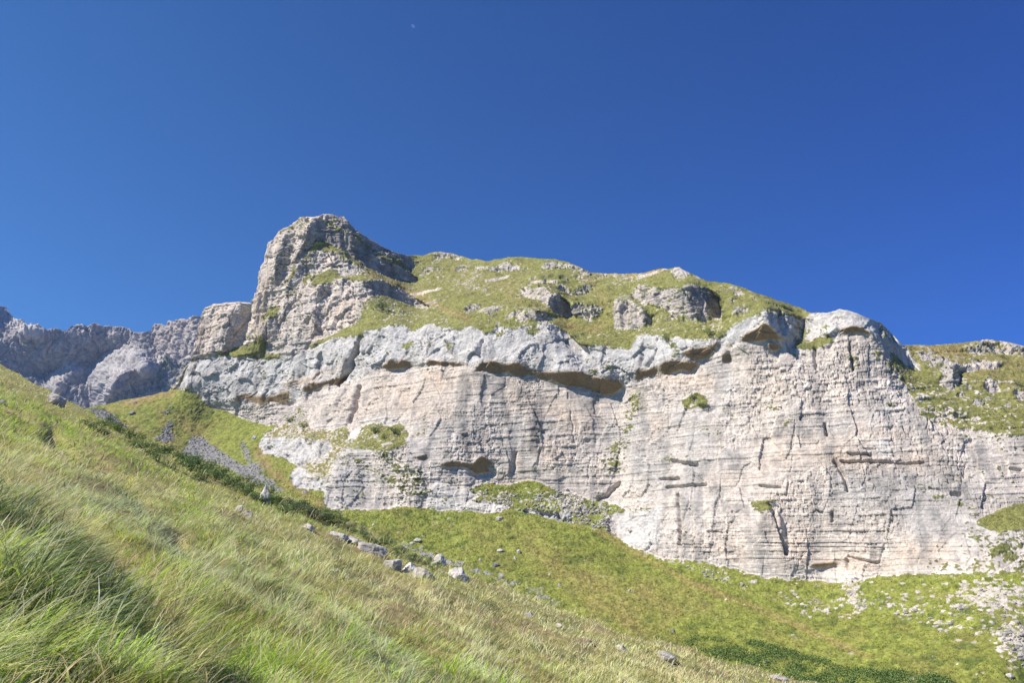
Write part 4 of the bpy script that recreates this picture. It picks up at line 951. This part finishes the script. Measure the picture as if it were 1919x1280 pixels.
kind[rnd[:, 4] < np.clip(dd*.7 + .02, 0, .7)] = 5
kind[rnd[:, 5] < np.clip(paint(px, py, GRASS_SHADE)*.85 + .03, 0, .85)*(rnd[:, 1] < .86)] = 6  # dark blades where shade is painted into the grass
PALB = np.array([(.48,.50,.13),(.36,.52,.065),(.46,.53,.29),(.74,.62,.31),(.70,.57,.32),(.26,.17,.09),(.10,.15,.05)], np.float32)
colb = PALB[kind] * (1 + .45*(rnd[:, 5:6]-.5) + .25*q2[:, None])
colb[:, 0] *= 1 + .2*(rnd[:, 6]-.5)
Lb = np.array([.125,.15,.145,.135,.26,.12,.2])[kind] * (.5 + .8*rnd[:, 7]) * (1 + .4*q1 + .3*q4) * (.35 + .75*tus)
Lb *= 1 + .3*sstep(8, 4, dist)
wb = np.maximum(np.array([.0050,.0062,.0052,.0042,.0022,.0045,.006])[kind]*np.where(rnd[:, 1] > .8, 1.6, 1), np.array([1.1,1.15,1.1,1.0,.6,1.0,1.1])[kind]*dist/F) * (.8 + .5*rnd[:, 6])
U = np.array([0, 0, 1.])*.75 + NN*.35
ang = math.radians(8) + 1.2*q1 + 1.5*q2 + 1.2*q4 + RNG.normal(0, 1.0, n)           # the wind lays the grass over to the right
lean = np.stack([np.cos(ang) + 1.1*bx, np.sin(ang) + 1.1*by, -.15 + 0*ang], -1)
colb = colb * (.66 + .72*bh[:, None]) * np.array([1, 1, 1])
bend = np.array([.75,.7,.85,.7,.5,.9,.95])[kind] * (.6 + .7*RNG.random(n))
rt = RNG.uniform(0, 2*np.pi, n)
side = np.stack([np.cos(rt), np.sin(rt), .15*np.sin(rt*3)], -1)
toc = -root/np.linalg.norm(root, axis=1, keepdims=True)
side = side - .55*toc*(side*toc).sum(1, keepdims=True); side /= np.linalg.norm(side, axis=1, keepdims=True)
TT = [0, .38, .72, 1.0]
ctr = []
for t in TT:
    up = t - .42*bend*t*t; ov = bend*(.25*t + .75*t*t)
    ctr.append(root - NN*.02 + (Lb*up)[:, None]*U + (Lb*ov)[:, None]*lean)
wid = np.where(kind[:, None] == 4, np.array([[.6,.6,1.5,.3]]), np.array([[1,.95,.7,.05]]))*wb[:, None]*.5
vb = np.empty((n, 8, 3), np.float32)
for i, cc in enumerate(ctr):
    vb[:, 2*i] = cc - side*wid[:, i:i+1]; vb[:, 2*i+1] = cc + side*wid[:, i:i+1]
bs = (np.arange(n)*8)[:, None]
fq = np.concatenate([bs + np.array([[2*i, 2*i+1, 2*i+3, 2*i+2]]) for i in range(3)], 0)
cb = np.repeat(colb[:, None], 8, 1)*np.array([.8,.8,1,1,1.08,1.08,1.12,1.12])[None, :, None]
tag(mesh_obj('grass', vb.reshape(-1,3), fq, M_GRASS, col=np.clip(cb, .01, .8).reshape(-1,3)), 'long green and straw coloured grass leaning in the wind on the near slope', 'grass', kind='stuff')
print('blades', n)

# ------------------------------------------------------------------ boulders
def ico(sub=3):
    import bmesh
    bm = bmesh.new(); bmesh.ops.create_icosphere(bm, subdivisions=sub, radius=1)
    v = np.array([q.co for q in bm.verts]); fcs = np.array([[w.index for w in p.verts] for p in bm.faces]); bm.free()
    return v, fcs
ICO, ICOF = ico(4)
def stone_mesh(w, d, h, seed, facets=16, pointed=0.):
    r = np.random.default_rng(seed)
    nk = r.normal(size=(facets, 3)); nk /= np.linalg.norm(nk, axis=1, keepdims=True)
    hk = r.uniform(.62, .98, facets)
    dots = ICO @ nk.T
    rad = np.where(dots > .05, hk/np.maximum(dots, .05), 9).min(1)
    rad = np.minimum(rad, 1.1)
    rad = rad*(1 + .10*pn(ICO[:,0]*2, ICO[:,1]*2, ICO[:,2]*2, seed) + .07*pn(ICO[:,0]*5, ICO[:,1]*5, ICO[:,2]*5 + seed, seed+1) + .035*pn(ICO[:,0]*13, ICO[:,1]*13, ICO[:,2]*13, seed+2))
    v = ICO*rad[:, None]
    if pointed: v[:, :2] *= (1 - pointed*np.clip(v[:, 2:3], 0, 1))
    lay = .05*np.floor(v[:, 2]*4 + .6*pn(v[:,0]*2, v[:,1]*2, 0, seed+3))      # worn bedding steps
    v[:, :2] *= (1 + (lay[:, None] % .1) - .05)
    return v*np.array([w, d, h])*.5
def stone(name, pos, w, h, seed, label, cat='boulder', group=None, tone=(.44,.41,.37), depth=.8, pointed=0., tilt=0., sink=.3):
    v = stone_mesh(w, w*depth, h/(1 - sink)*1.05, seed, pointed=pointed)
    ca, sa = math.cos(tilt), math.sin(tilt)
    v = np.stack([v[:,0]*ca + v[:,2]*sa, v[:,1], -v[:,0]*sa + v[:,2]*ca], -1)
    v[:, 2] += h*.5 - h*sink*.5
    cn = pn(v[:,0]*3/w, v[:,1]*3/w, v[:,2]*3/w + seed, 5) ; c2_ = pn(v[:,0]*11/w, v[:,1]*11/w, v[:,2]*11/w, 6)
    cl = np.array(tone)[None]*(1 + .35*cn + .3*c2_)[:, None]
    o = mesh_obj(name, v, ICOF, M_STONE, col=np.clip(cl, .03, .75))
    o.location = pos
    return tag(o, label, cat, group)
GREYT, PALE, BROWN = (.42,.39,.35), (.52,.485,.44), (.25,.18,.13)
TILT = math.radians(20)
for i, (x0, y0, w, h, tone, pt, label) in enumerate([
  (103,757,48,17,GREYT,0,'low dark grey slab in the grass on the crest at far left'),
  (3,760,24,11,GREYT,0,'small grey stone cut by the left edge of the picture'),
  (495,942,26,31,PALE,.35,'upright pointed white stone standing in front of the dark shrubs'),
  (448,956,20,15,PALE,0,'smaller of two rough pale stones below the pointed white stone'),
  (463,964,28,13,GREYT,0,'larger of two rough stones below the pointed white stone'),
  (578,995,26,9,PALE,0,'thin pale stone on its own above the row of slabs'),
  (630,1010,52,11,GREYT,0,'topmost long flat slab of the outcrop row in the grass'),
  (662,1021,46,12,GREYT,0,'second flat slab down the outcrop row, broken and dark'),
  (702,1040,70,17,GREYT,0,'long layered slab in the middle of the outcrop row'),
  (736,1060,44,17,GREYT,0,'squat grey block just below the long layered slab'),
  (771,1072,40,18,PALE,0,'pale block with flat top near the lower end of the outcrop row'),
  (790,1084,50,20,GREYT,0,'largest block, lowest in the outcrop row on the near slope'),
  (823,1058,32,17,PALE,.1,'smooth pale low stone by the brow, between outcrop row and meadow scree'),
  (858,1090,44,18,PALE,.1,'long white boulder on the brow, farthest right beside the outcrop row'),
  (990,1154,20,9,GREYT,0,'small grey stone half buried in straw grass below the brow'),
  (1048,1172,16,9,PALE,0,'small pale stone under the scree strip at the brow'),
  (1098,1206,42,13,BROWN,0,'reddish brown flat stone on bare earth on the lower slope'),
  (1165,1212,28,9,GREYT,0,'flat grey stone in bleached grass right of the brown one'),
  (1246,1238,44,10,GREYT,0,'long low slab in bleached grass near the lower right brow'),
  (1460,1279,34,9,GREYT,0,'flat stone at the bottom edge where the slope leaves the picture')]):
    p = near_point(x0, y0); s = float(p[1])/F
    stone('boulder', p, w*s*.9, h*s*.9, 40+i, label, group='boulders on the near grass slope', tone=tone, pointed=pt, tilt=TILT*.8 if h < w else 0, sink=.5)

def land_point(x0, y0):
    i, j = T.depth_at(x0, y0); return PD[i, j].astype(float), float(T.Y[i, j])
MLAB = 'small pale stone lying alone on the green valley meadow'
for i, (x0, y0, w, h, label) in enumerate([
  (938,976,20,5,'flat pale stone high on the meadow under the white slabs'), (938,1033,16,5,None), (972,1037,9,6,None), (966,1050,7,5,None), (900,1053,7,4,None),
  (929,1062,18,7,'dark grey stone low on the meadow just above the brow'), (783,1016,16,6,None), (772,1022,10,4,None), (1261,1184,8,6,'single white stone above the dark green shrub carpet'),
  (1437,1246,12,5,'pale stone lying inside the dark green shrub carpet'), (1048,1100,8,5,None), (1030,1080,6,4,None), (476,823,11,6,'white stone on the steep green bank beside the scree'), (572,924,12,6,'white stone at the foot of the lowest white outcrop'),
  (1894,1267,16,7,'white stone near the bottom right corner of the meadow'), (247,776,14,6,'dark stone on the bleached crest of the scree bank'), (383,836,6,5,'small dark stone in the middle of the grey scree'), (1180,1110,7,4,None), (700,985,8,4,None)]):
    p, Y = land_point(x0, y0); s = Y/F
    stone('meadow_stone', p - np.array([0, 0, .1]), w*s*.85, h*s*.8, 90+i, label or MLAB, cat='stone', group='stones on the valley meadow', tone=PALE if 'dark' not in (label or '') else (.22,.21,.2), sink=.5)

# ------------------------------------------------------------------ shrubs
def shrub_data(seed, n, tone, tall=1.0, spread=1.0):
    """leaf clumps through a lumpy dome one unit wide, and forked stems"""
    r = np.random.default_rng(seed)
    m = 9
    cen = np.stack([r.uniform(-.34,.34,m)*spread, r.uniform(-.34,.34,m)*spread, r.uniform(.18,.62,m)*tall], -1); rad = r.uniform(.12,.24,m)
    k = r.integers(0, m, n)
    d = r.normal(size=(n,3)); d /= np.linalg.norm(d, axis=1, keepdims=True)
    c = cen[k] + d*(rad[k]*r.uniform(.5,1.1,n)**.5)[:, None]
    c[:, 2] = np.abs(c[:, 2]) + .02
    a = r.normal(size=(n,3)); a /= np.linalg.norm(a, axis=1, keepdims=True); a[:, 2] = np.abs(a[:, 2])*.7
    b = np.cross(a, r.normal(size=(n,3))); b /= np.linalg.norm(b, axis=1, keepdims=True)
    L, W = r.uniform(.05,.10,(n,1)), r.uniform(.018,.036,(n,1))
    v = np.stack([c - a*L*.5, c + b*W, c + a*L*.5, c - b*W], 1).reshape(-1, 3)
    q = np.arange(4*n).reshape(-1, 4)
    cl = np.repeat(np.array(tone)[None]*(r.uniform(.6,1.45,(n,1)))*(1 + .25*np.sin(k[:, None]*2.1)), 4, 0)
    sv, sf = [], []
    for i in range(m):
        p0 = np.array([cen[i,0]*.2, cen[i,1]*.2, -.06]); p1 = cen[i]
        o = len(sv)
        for t, rr in ((0,.018),(.5,.012),(1,.005)):
            pc = p0*(1-t) + p1*t + np.array([.02*math.sin(i), .02*math.cos(i), 0])*(t*(1-t)*4)
            for g in range(5): sv.append(pc + rr*np.array([math.cos(g*1.2566), math.sin(g*1.2566), 0]))
        for rr in range(2):
            for g in range(5): sf.append([o+rr*5+g, o+rr*5+(g+1)%5, o+rr*5+5+(g+1)%5, o+rr*5+5+g])
    return v, q, cl, np.array(sv), np.array(sf)
DKG, MDG, GRY = (.11,.18,.06), (.16,.22,.065), (.18,.22,.11)
PROTO = []
def proto(name, seed, tone, n=420, tall=1.0, spread=1.0):
    v, q, cl, sv, sf = shrub_data(seed, n, tone, tall, spread)
    o = bpy.data.objects.new(name, None); COL.objects.link(o)
    mesh_obj('foliage', v, q, M_LEAF, parent=o, col=cl)
    mesh_obj('stem', sv, sf, M_STEM, parent=o, col=np.zeros((len(sv),3)) + np.array((.12,.09,.06)))
    return o
def clone(src):
    c = src.copy(); COL.objects.link(c)
    for ch in src.children:
        d = ch.copy(); COL.objects.link(d); d.parent = c
    return c
protos = [proto('shrub', 300+i, [DKG, MDG, GRY, DKG, MDG][i]) for i in range(5)]
used = [False]*5
def place(kind, pos, w, h, label, group, rz=0.):
    o = protos[kind] if not used[kind] else clone(protos[kind])
    used[kind] = True
    o.location = pos; o.scale = (w, w, h/.75); o.rotation_euler = (0, 0, rz)
    return tag(o, label, 'shrub', group)
r = random.Random(5)
for i in range(104):
    t = (i + r.random())/104
    x0 = 168 + 660*t**.92
    dens = 1 if x0 < 640 else .6
    y0 = float(np.interp(x0, ex, ey)) + r.uniform(8, 33)*(1 if x0 < 560 else .6)
    if x0 > 560: x0, y0 = x0, y0 + 2
    p = near_point(x0, y0); s = float(p[1])/F
    w = r.uniform(26, 48)*s*dens; h = r.uniform(13, 25)*s*dens
    place(r.choice([0,0,3,1,4]) if x0 < 540 else r.choice([2,2,4]), p, w, h, 'low dark green shrub in the thicket along the brow of the near slope' if x0 < 540 else 'sparse grey-green shrub on the brow above the outcrop row', 'shrubs along the brow of the near slope', r.uniform(0, 6.28))
for x0, y0, w, h, kd, label in [
  (704,812,26,16,0,'dark green bush on the grass ledge above the stepped buttress'), (741,812,26,14,4,'olive bush at the right end of the ledge above the stepped buttress'), (722,822,18,9,1,'small bush in front of the two ledge bushes'),
  (1302,748,24,16,1,'green bush growing alone on the pale wall below the right overhangs'), (1318,762,22,10,4,'low olive bush at the right foot of the lone wall bush'), (1490,669,11,9,0,'tiny dark bush on the wall under the small brown cave'),
  (1594,674,16,13,0,'dark bush in a crack near the top corner of the cliff'), (1669,760,16,9,4,'small dark bush on a bed of the blocky wall at right'), (1251,640,22,20,1,'bush hanging on the rim of the right overhangs'), (1330,630,34,14,1,'wide green bush on the grassy top right of the rim bush'),
  (719,580,44,18,1,'broad green scrub patch below the shaded bands of the peak'), (1020,534,13,18,0,'tall dark bush on top of the dark outcrop'), (1010,540,10,10,3,'small dark bush left of the tall one on the dark outcrop'), (1003,882,13,9,1,'small bush at the foot of the wall where the two walls meet'),
  (1877,671,18,8,1,'green bush high on the far right ridge'), (1830,680,14,8,0,'smaller green bush left of the ridge bush'), (1908,722,20,10,3,'dark bush at the right edge below the ridge'), (1440,945,26,12,4,'olive tuft bush above the dark cleft in the wall'),
  (545,790,30,14,4,'olive scrub at the corner of the cliff foot and the green bank'), (570,800,26,12,4,'olive scrub on the slope above the white outcrops'), (1115,697,14,9,1,'small bush on the pale ledge right of the long overhang'), (1143,697,14,8,1,'second small bush on the pale ledge right of the long overhang'), (838,645,12,8,0,'dark bush in a notch of the overhanging rock band'), (1180,1000,8,10,4,'thin bush at the foot of the smooth pale wall corner')]:
    p, Y = land_point(x0, y0); s = Y/F
    place(kd, p - np.array([0,0,.2]), w*s, h*s, label, 'bushes on the cliff and upper slopes', r.uniform(0, 6.28))

# the dark dwarf-shrub carpet low on the meadow
poly = R((420,835),(480,806),(700,812),(790,840),(950,888),(1100,930),(1300,958),(1520,972),(1720,1040),(900,1060),(860,972),(640,918),(480,872))
m = inpoly(T.WX, T.WY, poly)
cand = PD[m]; gq = pn(cand[:,0]/7, cand[:,1]/7, 0, 302) + .5*pn(cand[:,0]/2.5, cand[:,1]/2.5, 0, 303); cand = cand[gq + .25 > .5*RNG.random(len(cand)) - .1]; k = RNG.integers(0, len(cand), 26000)
c = cand[k] + RNG.normal(0, .9, (26000,3))*np.array([1,1,.0])
gq = pn(c[:,0]/4, c[:,1]/4, 0, 301); c[:, 2] += RNG.random(26000)*(.55 + .5*gq)
a = RNG.normal(size=(26000,3)); a[:, 2] = np.abs(a[:, 2])*.6; a /= np.linalg.norm(a, axis=1, keepdims=True)
b = np.cross(a, RNG.normal(size=(26000,3))); b /= np.linalg.norm(b, axis=1, keepdims=True)
L, W = RNG.uniform(.2,.5,(26000,1)), RNG.uniform(.08,.2,(26000,1))
v = np.stack([c - a*L*.5, c + b*W, c + a*L*.5, c - b*W], 1).reshape(-1,3)
cl = np.repeat(np.array((.15,.23,.06))[None]*RNG.uniform(.6,1.4,(26000,1)), 4, 0)
tag(mesh_obj('shrub_cover', v, np.arange(len(v)).reshape(-1,4), M_LEAF, col=cl), 'carpet of dark green dwarf shrubs low on the meadow', 'shrubs', kind='stuff')

# ------------------------------------------------------------------ loose stones of the scree and tufts of the meadow turf
fT = {q_: blur(T.f[q_], 3) for q_ in ('rub', 'veg', 'scr', 'dry')}
inv = (T.PX > 60) & (T.PX < 2060) & (T.PY < 1345)
def pick(wgt, n):
    w_ = (wgt*inv).ravel().astype(np.float64)*(T.Y.ravel()**2); k_ = RNG.choice(len(w_), n, p=w_/w_.sum())
    return k_
FL = PD.reshape(-1, 3)
k = pick(np.clip(fT['rub'] - .16, 0, 1)**1.6*np.where(isled, .3, .8)*(.15 + sstep(-.1, .5, pn(PD[...,0]/9, PD[...,1]/9, PD[...,2]/9, 311))) + .25*(fT['scr'] > .4)*(fT['rub'] < .1), 4600)
IV, IF = ico(2)
n = len(k)
rad = (RNG.random(n)**2.2*.55 + .10)
var = [IV*(1 + .35*pn(IV[:,0]*1.3, IV[:,1]*1.3, IV[:,2]*1.3 + q_*7, 320+q_))[:, None] for q_ in range(8)]
vs = np.empty((n, len(IV), 3), np.float32); csn = np.empty((n, len(IV), 3), np.float32)
an = RNG.uniform(0, 6.283, n); sx, sy, sz = (RNG.uniform(.6, 1.4, n) for _ in range(3))
isg = fT['scr'].ravel()[k] > .4
for q_ in range(n):
    b_ = var[q_ % 8]*np.array([sx[q_], sy[q_], sz[q_]*.7])
    ca_, sa_ = math.cos(an[q_]), math.sin(an[q_])
    rad[q_] *= .55 if isg[q_] else 1
    vs[q_] = np.stack([b_[:,0]*ca_ - b_[:,1]*sa_, b_[:,0]*sa_ + b_[:,1]*ca_, b_[:,2]], -1)*rad[q_] + FL[k[q_]]
tone = np.where(isg[:, None], np.array([[.25,.24,.22]]), np.array([[.37,.345,.31]]))*RNG.uniform(.65, 1.15, (n, 1))
csn[:] = tone[:, None]
fs_ = (np.arange(n)*len(IV))[:, None, None] + IF[None]
tag(mesh_obj('scree', vs.reshape(-1,3), fs_.reshape(-1,3), M_STONE, col=csn.reshape(-1,3)), 'loose pale stones strewn through the turf below the cliff and on the upper slopes', 'scree', kind='stuff')
k = pick(np.clip(fT['veg'] - .75, 0, 1)*4*(1 - np.clip(fT['scr']*2, 0, 1))*(1 - sstep(330, 380, T.Y))*(.3 + sstep(-.3, .4, pn(PD[...,0]/3, PD[...,1]/3, PD[...,2]/3, 312))), 60000)
n = len(k); base = FL[k]; cb_ = col.reshape(-1, 3)[k]
ok = (cb_[:, 1] > cb_[:, 2]*1.8); base, cb_ = base[ok], cb_[ok]; n = len(base)
hh = RNG.uniform(.10, .34, n)*(1 + .35*sstep(250, 400, base[:, 1])); an = RNG.uniform(0, 6.283, n)
vv_, cc_ = [], []
for q_ in range(3):
    a_ = an + q_*1.05; d_ = np.stack([np.cos(a_), np.sin(a_), 0*a_], -1)*(hh*.6)[:, None]
    tp = base + np.stack([np.cos(a_*3)*hh*.35 + hh*.2, np.sin(a_*3)*hh*.35, hh], -1)
    vv_.append(np.stack([base - d_ - [0,0,.08], base + d_ - [0,0,.08], tp], 1)); cc_.append(np.repeat((cb_*RNG.uniform(.75, 1.35, (n,1)))[:, None], 3, 1))
vv_ = np.concatenate(vv_).reshape(-1, 3); cc_ = np.concatenate(cc_).reshape(-1, 3)
tag(mesh_obj('meadow_grass', vv_, np.arange(len(vv_)).reshape(-1, 3), M_GRASS, col=np.clip(cc_*1.9, .01, .8)), 'short tufted grass covering the meadow and upper slopes', 'grass', kind='stuff')

# ------------------------------------------------------------------ valley floor, moon
gv = np.array([[-9000,-9000,-190],[9000,-9000,-190],[9000,9000,-190],[-9000,9000,-190]], float)
tag(mesh_obj('ground', gv, np.array([[0,1,2,3]]), M_TURF, col=np.zeros((4,3)) + np.array((.15,.16,.05))), 'green valley floor far below', 'ground', kind='structure')
mm = bpy.data.materials.new('moon_rock'); mm.use_nodes = True
t = mm.node_tree; pr = t.nodes['Principled BSDF']; pr.inputs['Base Color'].default_value = (.10,.10,.105,1); pr.inputs['Roughness'].default_value = 1
nz_ = t.nodes.new('ShaderNodeTexNoise'); nz_.inputs['Scale'].default_value = .03
trn = t.nodes.new('ShaderNodeBsdfTransparent'); ad = t.nodes.new('ShaderNodeAddShader')
t.links.new(pr.outputs[0], ad.inputs[0]); t.links.new(trn.outputs[0], ad.inputs[1]); t.links.new(ad.outputs[0], t.nodes['Material Output'].inputs['Surface'])
mo = mesh_obj('moon', ICO*44.0, ICOF, mm, smooth=True); mo.location = at(774., 48., 19000.)
tag(mo, 'faint small day moon high in the blue sky', 'moon')


# ------------------------------------------------------------------ thin mountain air
hz = bpy.data.materials.new('mountain_air'); hz.use_nodes = True
t = hz.node_tree; t.nodes.remove(t.nodes['Principled BSDF'])
pv = t.nodes.new('ShaderNodeVolumePrincipled')
pv.inputs['Color'].default_value = (.42, .62, 1.0, 1); pv.inputs['Density'].default_value = .00009; pv.inputs['Anisotropy'].default_value = .2
t.links.new(pv.outputs[0], t.nodes['Material Output'].inputs['Volume'])
lo, hi = (-2500, -300, -191), (2500, 2600, 780)
hv = np.array([[(lo, hi)[i][0], (lo, hi)[j][1], (lo, hi)[k][2]] for i in (0,1) for j in (0,1) for k in (0,1)], float)
hf = np.array([[0,1,3,2],[4,6,7,5],[0,4,5,1],[2,3,7,6],[0,2,6,4],[1,5,7,3]])
tag(mesh_obj('haze', hv, hf, hz), 'thin blue mountain haze over the whole valley', 'haze', kind='stuff')
o = bpy.data.objects['ground']; o.scale = (.27, .27, 1)
